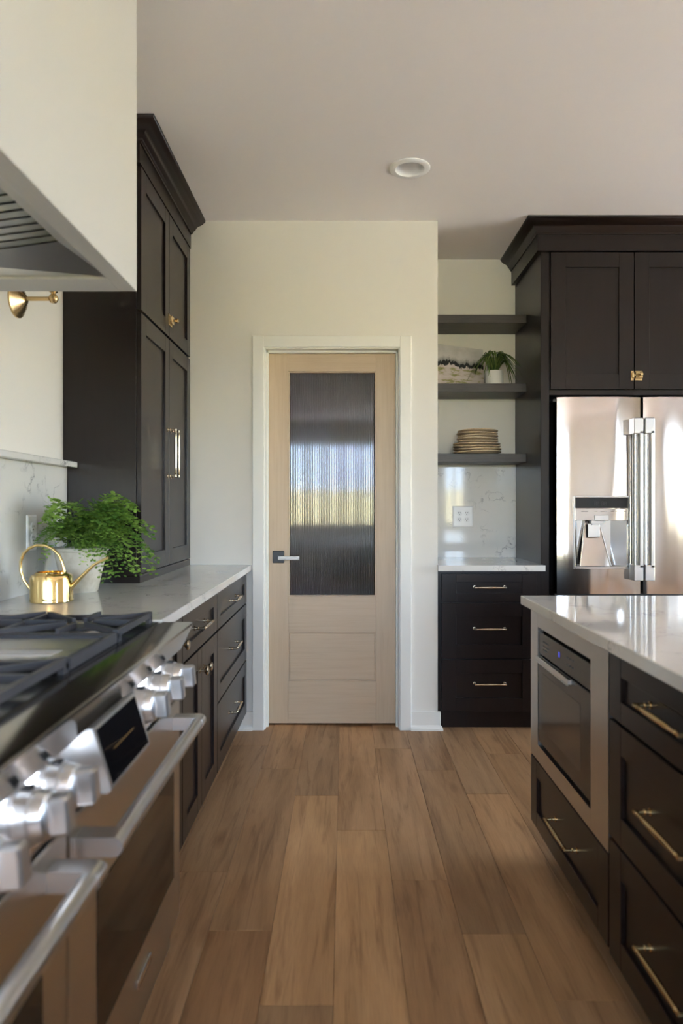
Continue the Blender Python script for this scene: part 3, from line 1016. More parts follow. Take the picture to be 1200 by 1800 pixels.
GX_F, GX_B = -0.520, -1.085
def grate_mesh(bm, y0, y1):
    zt = 0.9135
    x0, x1 = GX_B, GX_F
    xm = (x0 + x1) / 2
    y0 += 0.002; y1 -= 0.002
    for x in (x0 + 0.006, x1 - 0.006):
        bar(bm, (x, y0, zt), (x, y1, zt), 0.012, 0.015)
        for y in (y0 + 0.012, y1 - 0.012):
            box(bm, x - 0.006, x + 0.006, y - 0.012, y + 0.012, 0.8844, zt - 0.01)
    for y in (y0 + 0.006, y1 - 0.006):
        bar(bm, (x0, y, zt - 0.008), (x1, y, zt - 0.008), 0.012, 0.014)
    bar(bm, (xm, y0, zt - 0.004), (xm, y1, zt - 0.004), 0.014, 0.014)
    yc = (y0 + y1) / 2
    for xc in ((x0 + xm) / 2, (xm + x1) / 2):
        for k in range(8):
            a = k * PI / 4 + PI / 8 * 0
            dx, dy = math.cos(a), math.sin(a)
            lim = min((abs(xm - x0) / 2) / max(abs(dx), 1e-6), ((y1 - y0) / 2) / max(abs(dy), 1e-6))
            p1 = Vector((xc + dx * 0.035, yc + dy * 0.035, zt))
            p2 = Vector((xc + dx * (lim - 0.004), yc + dy * (lim - 0.004), zt + 0.001))
            bar(bm, p1, p2, 0.010, 0.014)


def burner(xc, yc):
    b = part('burner', c, 'steelh', lambda bm: lathe(bm, [(0.050, 0.0), (0.048, 0.006), (0.034, 0.008), (0.0, 0.008)], (xc, yc, 0.884), 'Z', 24), 35)
    part('burner_cap', b, 'iron', lambda bm: lathe(bm, [(0.034, 0.0), (0.035, 0.006), (0.030, 0.0095), (0.0, 0.0095)], (xc, yc, 0.890), 'Z', 24), 35)


for y0, y1 in ((1.568, 1.850), (1.003, 1.292), (0.712, 0.999)):
    grate(y0, y1)
    for q in (0.25, 0.75):
        burner(GX_B + (GX_F - GX_B) * q, (y0 + y1) / 2)
# griddle between grates
gd = part('griddle', c, 'iron', lambda bm: (box(bm, GX_F - 0.014, GX_F, 1.296, 1.564, 0.8844, 0.9095, 0.002), box(bm, GX_B, GX_B + 0.012, 1.296, 1.564, 0.8844, 0.9095, 0.002),
          box(bm, GX_B + 0.012, GX_F - 0.014, 1.552, 1.564, 0.8844, 0.905, 0.002), box(bm, GX_B + 0.012, GX_F - 0.014, 1.296, 1.306, 0.8844, 0.905, 0.002)), label='griddle section in an iron frame')
part('griddle_plate', gd, 'chrome', lambda bm: box(bm, GX_B + 0.014, GX_F - 0.070, 1.308, 1.425, 0.8846, 0.890, 0.002), label='polished griddle plate')
part('griddle_rim', gd, 'steelh', lambda bm: (box(bm, GX_B + 0.014, GX_F - 0.030, 1.428, 1.548, 0.8846, 0.8985, 0.002), box(bm, GX_F - 0.066, GX_F - 0.016, 1.308, 1.425, 0.8846, 0.8985, 0.002)))

# ------------------------------------------------------------------ outlet plates
def outlet(label, F, u, w, gangs):
    hw = 0.064 if gangs == 2 else 0.037
    p = F.p(u, w - 0.064, 0)
    t = thing('outlet', p, label, 'outlet')
    def pl(bm):
        a = [(-hw, -0.064), (hw, -0.064), (hw, 0.064), (-hw, 0.064)]
        A = [bm.verts.new(F.p(u + x, w + z, 0)) for x, z in a]
        B = [bm.verts.new(F.p(u + x * 0.985, w + z * 0.985, 0.003)) for x, z in a]
        C = [bm.verts.new(F.p(u + x * 0.86, w + z * 0.90, 0.006)) for x, z in a]
        for P, Q in ((A, B), (B, C)):
            for i in range(4):
                bm.faces.new((P[i], P[(i + 1) % 4], Q[(i + 1) % 4], Q[i]))
        bm.faces.new(C); bm.faces.new(A[::-1])
    part('plate', t, 'whitep', pl)
    ax = 'X' if F.n.x > 0.5 else '-Y'
    for gx in ((-0.023, 0.023) if gangs == 2 else (0.0,)):
        for gz in (0.0195, -0.0195):
            r = part('receptacle', t, 'whitep', lambda bm: lathe(bm, [(0.0165, 0.005), (0.0165, 0.0072), (0.015, 0.0078), (0, 0.0078)], F.p(u + gx, w + gz, 0), ax, 20), 35)
            def sl(bm):
                fbox(bm, F, u + gx - 0.0072, u + gx - 0.0048, w + gz - 0.001, w + gz + 0.008, 0.0077, 0.0082)
                fbox(bm, F, u + gx + 0.0048, u + gx + 0.0072, w + gz, w + gz + 0.007, 0.0077, 0.0082)
                lathe(bm, [(0.0030, 0.0077), (0.0030, 0.0082)], F.p(u + gx, w + gz - 0.008, 0), ax, 10)
            part('slots', r, 'slot', sl)


outlet('white single outlet on backsplash behind the fern', Fr((XL + 0.020, 0, 0), (0, 1, 0), (1, 0, 0)), 2.455, 1.105, 1)

# ------------------------------------------------------------------ potted fern, watering can
PXc, PYc = -0.965, 2.50
fern = thing('potted_fern', (PXc, PYc, ZC), 'bushy maidenhair fern in a whitewashed tapered clay pot', 'plant')
part('pot', fern, 'pot', lambda bm: lathe(bm, [(0.0, 0.0), (0.056, 0.0), (0.060, 0.004), (0.092, 0.148), (0.098, 0.152), (0.099, 0.160), (0.093, 0.163), (0.087, 0.158), (0.083, 0.13), (0.0, 0.13)], (PXc, PYc, ZC), 'Z', 40), 40, label='whitewashed clay pot')
part('soil', fern, 'soil', lambda bm: lathe(bm, [(0.084, 0.128), (0.084, 0.138), (0.04, 0.146), (0.0, 0.147)], (PXc, PYc, ZC), 'Z', 24), 60)
fr = random.Random(11)
def frond_mesh(L, rise, droop, seed):
    q = random.Random(seed)
    bm = BM()
    N = 16
    pts = []
    for i in range(N + 1):
        t = i / N
        pts.append(Vector((L * (0.15 * t + 0.85 * t ** 1.35), 0.012 * math.sin(t * 5 + seed), rise * math.sin(min(1, t * 1.25) * PI / 2) - droop * t ** 2.6)))
    tube(bm, pts, [0.0014 * (1 - 0.7 * i / N) for i in range(N + 1)], 4)
    for i in range(4, N + 1):
        t = i / N
        p = pts[i]
        tg = (pts[min(i + 1, N)] - pts[i - 1]).normalized()
        side = Vector((-tg.y, tg.x, 0)).normalized()
        up = tg.cross(side) * -1
        bl = 0.070 * (1 - 0.75 * max(0, t - 0.35) / 0.65) * q.uniform(0.75, 1.1)
        for s in (-1, 1):
            dirn = (side * s * q.uniform(0.7, 1.0) + tg * q.uniform(0.5, 0.9) + Vector((0, 0, q.uniform(-0.35, 0.15)))).normalized()
            nl = max(2, int(bl / 0.013))
            for j in range(1, nl + 1):
                bp = p + dirn * (bl * j / nl) + Vector((0, 0, -0.012 * (j / nl) ** 2))
                for ss in ((-1, 1) if j < nl else (0,)):
                    sd = dirn.cross(Vector((0, 0, 1)))
                    if sd.length < 1e-3:
                        sd = Vector((0, 1, 0))
                    ld = (sd.normalized() * ss + dirn * 0.8).normalized()
                    r = q.uniform(0.011, 0.017)
                    nn = Vector((q.uniform(-.5, .5), q.uniform(-.5, .5), 1)).normalized()
                    w = ld.cross(nn).normalized() * r * 0.55
                    tip = bp + ld * r + Vector((0, 0, q.uniform(-0.003, 0.002)))
                    v = [bm.verts.new(bp), bm.verts.new(bp + ld * r * 0.55 + w), bm.verts.new(tip + w * 0.5), bm.verts.new(tip - w * 0.5), bm.verts.new(bp + ld * r * 0.55 - w)]
                    bm.faces.new(v)
    me = finish(bm, 'frond', recalc=False)
    me.materials.append(M['fern'])
    return me


fms = [frond_mesh(0.20, 0.16, 0.08, 1), frond_mesh(0.24, 0.16, 0.17, 2), frond_mesh(0.15, 0.20, 0.05, 3), frond_mesh(0.23, 0.10, 0.17, 4), frond_mesh(0.12, 0.17, 0.06, 5)]
def frond(az, mi, sc):
    o = bpy.data.objects.new('frond', fms[mi])
    COL.objects.link(o)
    o.parent = fern
    o.location = (0.025 * math.cos(az), 0.025 * math.sin(az), 0.142)
    o.rotation_euler = (fr.uniform(-0.25, 0.25), fr.uniform(-0.12, 0.12), az)
    o.scale = (sc, sc, sc)
for i in range(44):
    az = fr.uniform(-PI, PI)
    mi = fr.randrange(5)
    reach = (0.20, 0.24, 0.17, 0.23, 0.14)[mi]
    sc = fr.uniform(0.8, 1.08)
    if math.cos(az) < -0.3:           # the wall is close on that side
        sc = min(sc, 0.085 / (reach * -math.cos(az)))
        if sc < 0.45:
            continue
    if -2.3 < az < -0.85:             # the watering can stands on that side
        sc = min(sc, 0.15 / (reach * -math.sin(az)))
    frond(az, mi, sc)
for az, mi, sc in ((0.1, 1, 1.0), (-0.15, 3, 1.05), (0.35, 1, 0.95), (-0.45, 1, 0.95), (0.0, 2, 1.0), (0.7, 0, 1.0), (-1.85, 2, 1.1), (1.8, 1, 1.0), (1.7, 0, 1.05), (-1.9, 4, 1.2), (-1.8, 0, 0.85), (-1.95, 0, 0.8), (0.2, 2, 1.1), (-0.1, 2, 1.15), (0.5, 0, 1.1), (-0.3, 0, 1.1)):
    frond(az, mi, sc)

CXc, CYc = -0.962, 2.245
SCN = F_PX / CYc
can = thing('watering_can', (CXc, CYc, ZC), 'shiny gold watering can with ring handle and thin spout', 'watering can')
def cpx(px, py):     # pixel to a point in the can's own vertical plane
    return Vector(((px - 605) / SCN, CYc, CAM_H - (py - 893) / SCN))
part('body', can, 'gold', lambda bm: lathe(bm, [(0.0, 0.0), (0.066, 0.0), (0.068, 0.003), (0.067, 0.010), (0.0665, 0.075), (0.063, 0.086), (0.054, 0.0915), (0.050, 0.092), (0.050, 0.096), (0.046, 0.096), (0.046, 0.084), (0.0, 0.080)], (CXc, CYc, ZC), 'Z', 48), 40)
def ring(bm):
    px = [(66, 1046), (62, 1043), (52, 1034), (42, 1020), (36.5, 1003), (36, 988), (41, 974), (51, 964), (65, 958.5), (79, 959), (93, 965), (104, 976), (110, 990), (113, 1003), (113, 1012)]
    tube(bm, [cpx(*p) for p in px], 0.0048, 12)
part('handle', can, 'gold', ring, 50)
def spout(bm):
    px = [(120, 1036), (128, 1029), (140, 1017), (153, 1004), (164, 994), (172, 989), (181, 984.5), (190, 980)]
    tube(bm, [cpx(*p) for p in px], [0.0085, 0.0078, 0.0068, 0.0058, 0.0050, 0.0046, 0.0044, 0.0044], 12)
part('spout', can, 'gold', spout, 50)

# ------------------------------------------------------------------ alcove: base cabinet, top, splash, shelves
PXL = 1.064                     # left face of tall fridge panel
YF = 3.690                      # carcass front
FRt = Fr((0, YF, 0), (1, 0, 0), (0, -1, 0))
c = thing('base_cabinet', (0.78, 3.97, 0), 'espresso base cabinet of three drawers below the floating shelves', 'cabinet')
part('body', c, 'darkv', lambda bm: (box(bm, XC + 0.001, PXL - 0.001, YF, YA - 0.001, 0.095, ZC - CT, 0.001), box(bm, XC + 0.010, PXL - 0.001, YF + 0.030, YA - 0.02, 0, 0.095, 0.001)))
for (w0, w1, rw) in ((0.690, 0.840, 0.046), (0.386, 0.682, 0.072), (0.100, 0.378, 0.072)):
    d = shaker(c, 'drawer_front', FRt, XC + 0.020, PXL - 0.030, w0, w1, 0.078, rw, mh='darkx')
    pull(d, FRt, 0.782, w0 + (w1 - w0) * (0.52 if w0 > 0.6 else 0.54), 0.170, 0.011)
def ctr(bm):
    prism(bm, [(XC - 0.002, 3.640), (1.072, 3.640), (1.072, 3.698), (PXL - 0.0005, 3.698), (PXL - 0.0005, YA - 0.0005), (XC + 0.0005, YA - 0.0005), (XC + 0.0005, 3.679), (XC - 0.002, 3.679)],
          lambda p, q, t: (p, q, t), ZC - CT, ZC)
tag(part('countertop', None, 'quartz', ctr), 'short quartz countertop in the shelf alcove', 'countertop')
tag(part('backsplash', None, 'quartz', lambda bm: box(bm, XC + 0.0005, PXL - 0.0005, YA - 0.018, YA - 0.0005, ZC, 1.462, 0.0008)), 'glossy veined quartz backsplash under the lowest floating shelf', 'backsplash')
outlet('white double outlet on alcove backsplash', Fr((0, YA - 0.018, 0), (1, 0, 0), (0, -1, 0)), 0.735, 1.142, 2)
shelf_lab = ('dark wood floating shelf carrying the plate stack', 'dark wood floating shelf holding painting and small potted plant', 'empty dark wood floating shelf nearest the ceiling')
SH = [(1.462, 1.512), (1.872, 1.922), (2.276, 2.324)]
for (z0, z1), lb in zip(SH, shelf_lab):
    tag(part('floating_shelf', None, 'shelf', lambda bm: box(bm, XC + 0.0005, PXL - 0.0005, 3.990, YA - 0.0005, z0, z1, 0.0015)), lb, 'shelf', 'floating shelves in the alcove')

# plates
pr = random.Random(3)
z = SH[0][1]
pxc, pyc = 0.796, 4.098
def plate_mesh(r, seed):
    q = random.Random(seed)
    bm = BM()
    n = 40
    prof = [(0.0, 0.0), (0.60, 0.0), (0.64, 0.002), (0.93, 0.0105), (1.0, 0.0145), (1.0, 0.0185), (0.975, 0.0195), (0.90, 0.0160), (0.66, 0.008), (0.0, 0.007)]
    rings = []
    for pr_, h in prof:
        if pr_ == 0:
            rings.append([bm.verts.new((0, 0, h))])
        else:
            rg = []
            for k in range(n):
                a = 2 * PI * k / n
                wv = 1 + 0.010 * math.sin(2 * a + seed) + 0.006 * math.sin(3 * a + seed * 2.1)
                rg.append(bm.verts.new((pr_ * r * wv * math.cos(a), pr_ * r * wv * math.sin(a), h + (0.0022 * math.sin(2 * a + seed * 1.7) * (pr_ > 0.8)))))
            rings.append(rg)
    for a, b in zip(rings, rings[1:]):
        for k in range(n):
            if len(a) == 1:
                bm.faces.new((a[0], b[(k + 1) % n], b[k]))
            elif len(b) == 1:
                bm.faces.new((a[k], a[(k + 1) % n], b[0]))
            else:
                bm.faces.new((a[k], a[(k + 1) % n], b[(k + 1) % n], b[k]))
    me = finish(bm, 'plate', 40)
    me.materials.append(M['stone'])
    return me
for i in range(9):
    big = i < 4
    r = 0.142 if big else 0.121
    o = bpy.data.objects.new('plate', plate_mesh(r, i + 1))
    COL.objects.link(o)
    o.location = (pxc + (0.0 if big else 0.004) + pr.uniform(-0.003, 0.003), pyc + pr.uniform(-0.003, 0.003), z)
    o.rotation_euler = (0, 0, pr.uniform(0, 6))
    z += 0.0158 if i != 3 else 0.0162
    lab = ('large beige stoneware plate at the bottom of the stack, resting on shelf', 'large beige stoneware plate, second up from the shelf',
           'large beige stoneware plate, third up from the shelf', 'large beige stoneware plate just below the smaller plates',
           'smaller beige stoneware plate resting on the large plates', 'smaller beige stoneware plate, second above the large plates',
           'smaller beige stoneware plate in the middle of the small ones', 'smaller beige stoneware plate just under the topmost plate',
           'smaller beige stoneware plate lying topmost on the stack')[i]
    tag(o, lab, 'plate', 'stoneware plates stacked on the shelf')

# painting leaning on the middle shelf
PWd, PHt = 0.385, 0.255
M['painting'] = mat_painting(PWd, PHt)
bm = BM()
box(bm, 0, PWd, 0, 0.016, 0, PHt, 0.001)
me = finish(bm, 'painting')
me.materials.append(M['painting'])
o = bpy.data.objects.new('painting', me)
COL.objects.link(o)
o.location = (0.520, 4.052, SH[1][1])
o.rotation_euler = (R(-3), 0, math.atan2(0.17, 0.345))
tag(o, 'small unframed canvas of dark hills and pale fields on shelf', 'painting')

# spider plant
sx, sy, sz = 0.902, 4.105, SH[1][1]
sp = thing('potted_plant', (sx, sy, sz), 'small white ceramic pot with arching grassy leaves on shelf', 'plant')
part('pot', sp, 'ceramic', lambda bm: lathe(bm, [(0.0, 0.0), (0.050, 0.0), (0.053, 0.003), (0.053, 0.088), (0.051, 0.093), (0.046, 0.092), (0.045, 0.08), (0.0, 0.08)], (sx, sy, sz), 'Z', 40), 40)
part('soil', sp, 'soil', lambda bm: lathe(bm, [(0.046, 0.075), (0.046, 0.084), (0.0, 0.087)], (sx, sy, sz), 'Z', 20), 60)
def blade_mesh(L, up, drop, seed):
    bm = BM()
    N = 14
    prev = None
    for i in range(N + 1):
        t = i / N
        x = L * (0.10 * t + 0.90 * t ** 1.5)
        zz = up * math.sin(min(1.0, t * 1.45) * PI / 2) - drop * max(0, t - 0.42) ** 1.7 * 2.4
        w = 0.0050 * math.sin(PI * (0.12 + 0.86 * t)) ** 0.6 + 0.0004
        y = 0.010 * math.sin(3 * t + seed)
        r = [bm.verts.new((x, y - w, zz + w * 0.5)), bm.verts.new((x, y, zz - w * 0.2)), bm.verts.new((x, y + w, zz + w * 0.5))]
        if prev:
            bm.faces.new((prev[0], prev[1], r[1], r[0])); bm.faces.new((prev[1], prev[2], r[2], r[1]))
        prev = r
    me = finish(bm, 'leaf', 60, recalc=False)
    me.materials.append(M['spider'])
    return me
bms = [blade_mesh(0.095, 0.125, 0.10, 1), blade_mesh(0.12, 0.11, 0.13, 2), blade_mesh(0.14, 0.095, 0.15, 3), blade_mesh(0.06, 0.135, 0.08, 4)]
bms.append(blade_mesh(0.19, 0.115, 0.12, 5))
sr = random.Random(8)
for i in range(66):
    side = 0 if i % 2 else PI
    az = side + (sr.uniform(-1.1, 0.7) if side == 0 else sr.uniform(-0.12, 1.2))
    mi = sr.randrange(4)
    if i in (4, 12, 20, 28, 36, 44):
        az, mi = sr.uniform(-1.15, -0.88), 4
    o = bpy.data.objects.new('leaf', bms[mi])
    COL.objects.link(o)
    o.parent = sp
    o.location = (0.02 * math.cos(az), 0.02 * math.sin(az), 0.082)
    o.rotation_euler = (sr.uniform(-0.2, 0.2), sr.uniform(-0.15, 0.1), az)
    s = sr.uniform(0.88, 1.08)
    if math.cos(az) > 0.85 or mi == 4:
        s = min(s, 0.92)
    o.scale = (s, s, s)

# ------------------------------------------------------------------ fridge surround
c = thing('fridge_cabinet', (1.62, 3.98, 0), 'tall espresso refrigerator surround with side panels and upper doors', 'cabinet')
YP = 3.700
FX1 = 2.19
part('side_panel', c, 'darkv', lambda bm: box(bm, PXL, PXL + 0.046, YP, YA - 0.001, 0, 2.66, 0.0015))
part('side_panel', c, 'darkv', lambda bm: box(bm, FX1 - 0.046, FX1, YP, YA - 0.001, 0, 2.66, 0.0015))
part('upper_box', c, 'darkv', lambda bm: box(bm, PXL + 0.046, FX1 - 0.046, YP + 0.006, YA - 0.001, 1.812, 2.66, 0.001))
part('rail', c, 'darkx', lambda bm: box(bm, PXL + 0.046, FX1 - 0.046, YP, YP + 0.010, 1.806, 1.832, 0.001))
part('frieze', c, 'darkx', lambda bm: sweep(bm, [(PXL, YA - 0.001), (PXL, YP), (FX1, YP), (FX1, YA - 0.001)], [(-0.02, 2.580), (0.024, 2.580), (0.024, 2.690), (-0.02, 2.690)]))
part('crown_moulding', c, 'darkx', lambda bm: sweep(bm, [(PXL - 0.024, YA - 0.001), (PXL - 0.024, YP - 0.024), (FX1 + 0.024, YP - 0.024), (FX1 + 0.024, YA - 0.001)], CROWN), 50)
FU = Fr((0, YP + 0.004, 0), (1, 0, 0), (0, -1, 0))
xm = 1.564
for i, (u0, u1) in enumerate(((PXL + 0.050, xm - 0.002), (xm + 0.002, xm + 0.452))):
    d = shaker(c, 'door', FU, u0, u1, 1.836, 2.574, 0.080, 0.080, mh='darkx')
    if i == 1:
        latch(d, FU, xm, 1.908, 0.020)
part('filler', c, 'darkv', lambda bm: box(bm, xm + 0.454, FX1 - 0.046, YP - 0.010, YP + 0.010, 1.836, 2.574, 0.001))

# ------------------------------------------------------------------ refrigerator
RX0, RX1, RXM = 1.136, 2.044, 1.590
RY = 3.640                         # door front plane
fg = thing('refrigerator', (RXM, 3.94, 0), 'polished stainless french door refrigerator with dispenser in one door', 'refrigerator')
part('cabinet_box', fg, 'grey', lambda bm: box(bm, RX0 + 0.006, RX1 - 0.006, RY + 0.075, YA - 0.03, 0.02, 1.765, 0.003))
part('hinge_cover', fg, 'grey', lambda bm: box(bm, RX0 - 0.015, RX0 + 0.06, RY + 0.035, RY + 0.13, 1.765, 1.782, 0.003))
DXa, DXb, DZa, DZb = 1.219, 1.524, 0.868, 1.2585     # dispenser
def bulge(u):
    return -0.012 * (1 - abs(u) ** 5)
def fdoor(x0, x1, z0, z1, hole=None):
    def mk(bm):
        xs = sorted(set([x0 + (x1 - x0) * i / 40 for i in range(41)] + ([hole[0], hole[1]] if hole else [])))
        zs = sorted(set([z0 + (z1 - z0) * i / 12 for i in range(13)] + ([hole[2], hole[3]] if hole else [])))
        g = {}
        for i, x in enumerate(xs):
            for j, zz in enumerate(zs):
                u = (x - x0) / (x1 - x0) * 2 - 1
                g[i, j] = bm.verts.new((x, RY + 0.012 + bulge(u), zz))
        for i in range(len(xs) - 1):
            for j in range(len(zs) - 1):
                cx, cz = (xs[i] + xs[i + 1]) / 2, (zs[j] + zs[j + 1]) / 2
                if hole and hole[0] < cx < hole[1] and hole[2] < cz < hole[3]:
                    continue
                bm.faces.new((g[i, j], g[i + 1, j], g[i + 1, j + 1], g[i, j + 1]))
        bnd = [e for e in bm.edges if e.is_boundary]
        r = bmesh.ops.extrude_edge_only(bm, edges=bnd)
        vs = [v for v in r['geom'] if isinstance(v, bmesh.types.BMVert)]
        for v in vs:
            v.co.y = RY + 0.070
        box(bm, x0 + 0.001, x1 - 0.001, RY + 0.066, RY + 0.072, z0 + 0.001, z1 - 0.001)
    return mk
ld = part('door', fg, 'fridge', fdoor(RX0, RXM - 0.008, 0.735, 1.786, (DXa, DXb, DZa, DZb)), 35)
rd = part('door', fg, 'fridge', fdoor(RXM + 0.008, RX1, 0.735, 1.786), 35)
fz_ = part('freezer_drawer', fg, 'fridge', fdoor(RX0, RX1, 0.075, 0.722), 35)
part('base_grille', fg, 'grey', lambda bm: box(bm, RX0 + 0.01, RX1 - 0.01, RY + 0.05, RY + 0.09, 0.0, 0.07, 0.002))
def vhandle(x, s):
    def mk(bm):
        for z0, z1 in ((1.585, 1.668), (0.812, 0.895)):
            box(bm, x - 0.0255, x + 0.0255, RY - 0.058, RY + 0.006, z0, z1, 0.003)
        tube(bm, [(x - s * 0.011, RY - 0.034, 0.88), (x - s * 0.011, RY - 0.034, 1.60)], 0.0125, 16)
        box(bm, x + s * 0.004, x + s * 0.0255, RY - 0.058, RY - 0.030, 0.88, 1.60, 0.003)
    return mk
part('handle', ld, 'satin', vhandle(1.545, 1), 35, label='vertical steel handle')
part('handle', rd, 'satin', vhandle(1.604, 1), 35, label='vertical steel handle')
part('handle', fz_, 'satin', lambda bm: (tube(bm, [(RX0 + 0.08, RY - 0.04, 0.64), (RX1 - 0.08, RY - 0.04, 0.64)], 0.0135, 14), box(bm, RX0 + 0.07, RX0 + 0.13, RY - 0.055, RY + 0.005, 0.615, 0.665, 0.003), box(bm, RX1 - 0.13, RX1 - 0.07, RY - 0.055, RY + 0.005, 0.615, 0.665, 0.003)), 35)
# dispenser
def dframe(bm):
    y0, y1 = RY - 0.003, RY + 0.03
    e = 0.011
    box(bm, DXa - 0.002, DXa + e, y0, y1, DZa, DZb, 0.002); box(bm, DXb - e, DXb + 0.002, y0, y1, DZa, DZb, 0.002)
    box(bm, DXa + e, DXb - e, y0, y1, DZa, DZa + 0.014, 0.002); box(bm, DXa + e, DXb - e, y0, y1, DZb - 0.009, DZb, 0.002)
ds = part('dispenser', ld, 'chrome', dframe, label='water and ice dispenser')
da, db = DXa + 0.011, DXb - 0.011
# (parts of the dispenser belong to the refrigerator: third level is the limit)
part('dispenser_display', fg, 'glassblk', lambda bm: box(bm, da + 0.002, db - 0.002, RY - 0.001, RY + 0.02, 1.194, 1.2485, 0.001))
def seg88(bm):
    y0, y1 = RY - 0.0018, RY - 0.0008
    for cx in (1.338, 1.352, 1.376, 1.390):
        w_, h_, t_ = 0.0045, 0.010, 0.0012
        for zc in (1.208, 1.218, 1.228):
            box(bm, cx - w_, cx + w_, y0, y1, zc - t_ / 2, zc + t_ / 2)
        for xx in (cx - w_, cx + w_):
            for zc in (1.213, 1.223):
                box(bm, xx - t_ / 2, xx + t_ / 2, y0, y1, zc - 0.004, zc + 0.004)
part('display_digits', fg, 'blackm', seg88)
part('dispenser_panel', fg, 'fridge', lambda bm: box(bm, da, db, RY - 0.001, RY + 0.03, 1.128, 1.190, 0.001))
def marks(bm):
    for x0, x1 in ((1.262, 1.298), (1.332, 1.348), (1.364, 1.398), (1.420, 1.436), (1.446, 1.476), (1.486, 1.500)):
        box(bm, x0, x1, RY - 0.0016, RY - 0.0008, 1.1745, 1.1765)
part('button_marks', fg, 'mark', marks)
def drecess(bm):
    y0, yb = RY + 0.02, RY + 0.064
    zt, zb = 1.130, DZa + 0.012
    v = {}
    for nm, x, y, zz in (('a', da - .001, y0, zb), ('b', db + .001, y0, zb), ('c', db + .001, y0, zt), ('d', da - .001, y0, zt), ('e', da + 0.03, yb, zb), ('f', db - 0.07, yb, zb), ('g', db - 0.07, yb, zt), ('h', da + 0.03, yb, zt)):
        v[nm] = bm.verts.new((x, y, zz))
    for q in ('efgh', 'aehd', 'bcgf', 'aefb'.replace('aefb', 'abfe'), 'dhgc'):
        bm.faces.new([v[k] for k in q])
part('dispenser_recess', fg, 'chrome', drecess)
def chute(bm):
    # tapering tray back: narrow at the top, wide below, leaning outwards
    A = [(1.300, RY + 0.050, 1.128), (1.372, RY + 0.050, 1.128), (1.425, RY + 0.020, DZa + 0.016), (1.265, RY + 0.020, DZa + 0.016)]
    B = [(x, y + 0.012, zz) for x, y, zz in A]
    a = [bm.verts.new(p) for p in A]; b = [bm.verts.new(p) for p in B]
    bm.faces.new(a); bm.faces.new(b[::-1])
    for i in range(4):
        bm.faces.new((a[i], b[i], b[(i + 1) % 4], a[(i + 1) % 4]))
part('dispenser_back', fg, 'fridge', chute)
def rails(bm):
    tube(bm, [(1.299, RY + 0.046, 1.128), (1.262, RY + 0.015, DZa + 0.016)], 0.0035, 8)
    tube(bm, [(1.373, RY + 0.046, 1.128), (1.428, RY + 0.015, DZa + 0.016)], 0.0035, 8)
part('dispenser_edge', fg, 'chrome', rails, 40)
part('dispenser_paddle', fg, 'satin', lambda bm: box(bm, 1.306, 1.370, RY + 0.018, RY + 0.024, 1.036, 1.112, 0.003))
part('dispenser_spout', fg, 'whitep', lambda bm: (box(bm, 1.318, 1.392, RY + 0.004, RY + 0.04, 1.110, 1.128, 0.003), box(bm, 1.322, 1.366, RY + 0.008, RY + 0.03, 1.102, 1.111, 0.002)))
part('dispenser_button', fg, 'chrome', lambda bm: box(bm, 1.331, 1.409, RY - 0.005, RY + 0.01, 1.126, 1.156, 0.002))

# ------------------------------------------------------------------ island
XI = 0.665            # carcass front; faces at 0.645
FI = Fr((XI, 0, 0), (0, 1, 0), (-1, 0, 0))
IY = 2.362
IXB = 1.70
units = [(1.668, IY), (1.058, 1.664), (0.448, 1.054), (-0.162, 0.444)]
tag(part('island_countertop', None, 'quartz', lambda bm: box(bm, 0.616, IXB + 0.03, -0.20, 2.388, ZC - CT, ZC, 0.002)), 'long pale quartz island countertop above the microwave', 'countertop')
labs = ['end island cabinet housing the built-in microwave above one drawer', 'island cabinet of three drawers next to the microwave',
        'island cabinet of three drawers in the middle of the island', 'last island cabinet at the end away from the microwave']
for i, ((y0, y1), lb) in enumerate(zip(units, labs)):
    c = thing('island_cabinet', (1.18, (y0 + y1) / 2, 0), 'dark espresso ' + lb, 'cabinet')
    if i == 0:
        def bd(bm):
            box(bm, XI + 0.35, IXB, y0, y1, 0.095, ZC - CT, 0.001)
            box(bm, XI, XI + 0.35, y0, y1, 0.095, 0.352)
            box(bm, XI, XI + 0.35, y0, y1, 0.842, ZC - CT)
            box(bm, XI, XI + 0.35, y1 - 0.02, y1, 0.352, 0.842); box(bm, XI, XI + 0.35, y0, y0 + 0.02, 0.352, 0.842)
            box(bm, XI + 0.075, IXB - 0.06, y0, y1 - 0.05, 0, 0.095)
        part('body', c, 'darkv', bd)
        d = shaker(c, 'drawer_front', FI, y0 + 0.003, y1 - 0.001, 0.118, 0.345, 0.068, 0.055)
        pull(d, FI, (y0 + y1) / 2, 0.232, 0.20, 0.011, mat='brass')
    else:
        part('body', c, 'darkv', lambda bm: (box(bm, XI, IXB, y0, y1, 0.095, ZC - CT, 0.001), box(bm, XI + 0.075, IXB - 0.06, y0, y1, 0, 0.095)))
        for (w0, w1, rw) in ((0.690, 0.848, 0.050), (0.400, 0.682, 0.068), (0.110, 0.392, 0.068)):
            d = shaker(c, 'drawer_front', FI, y0 + 0.003, y1 - 0.001, w0, w1, 0.068, rw)
            pull(d, FI, (y0 + y1) / 2, (w0 + w1) / 2 + 0.004, 0.20, 0.011, mat='brass')
y0, y1 = units[0]
mw = thing('microwave', (0.83, (y0 + y1) / 2, 0.352), 'built-in dark glass microwave in a steel trim frame', 'microwave')
MY0, MY1, MZ0, MZ1 = 1.790, 2.278, 0.404, 0.797
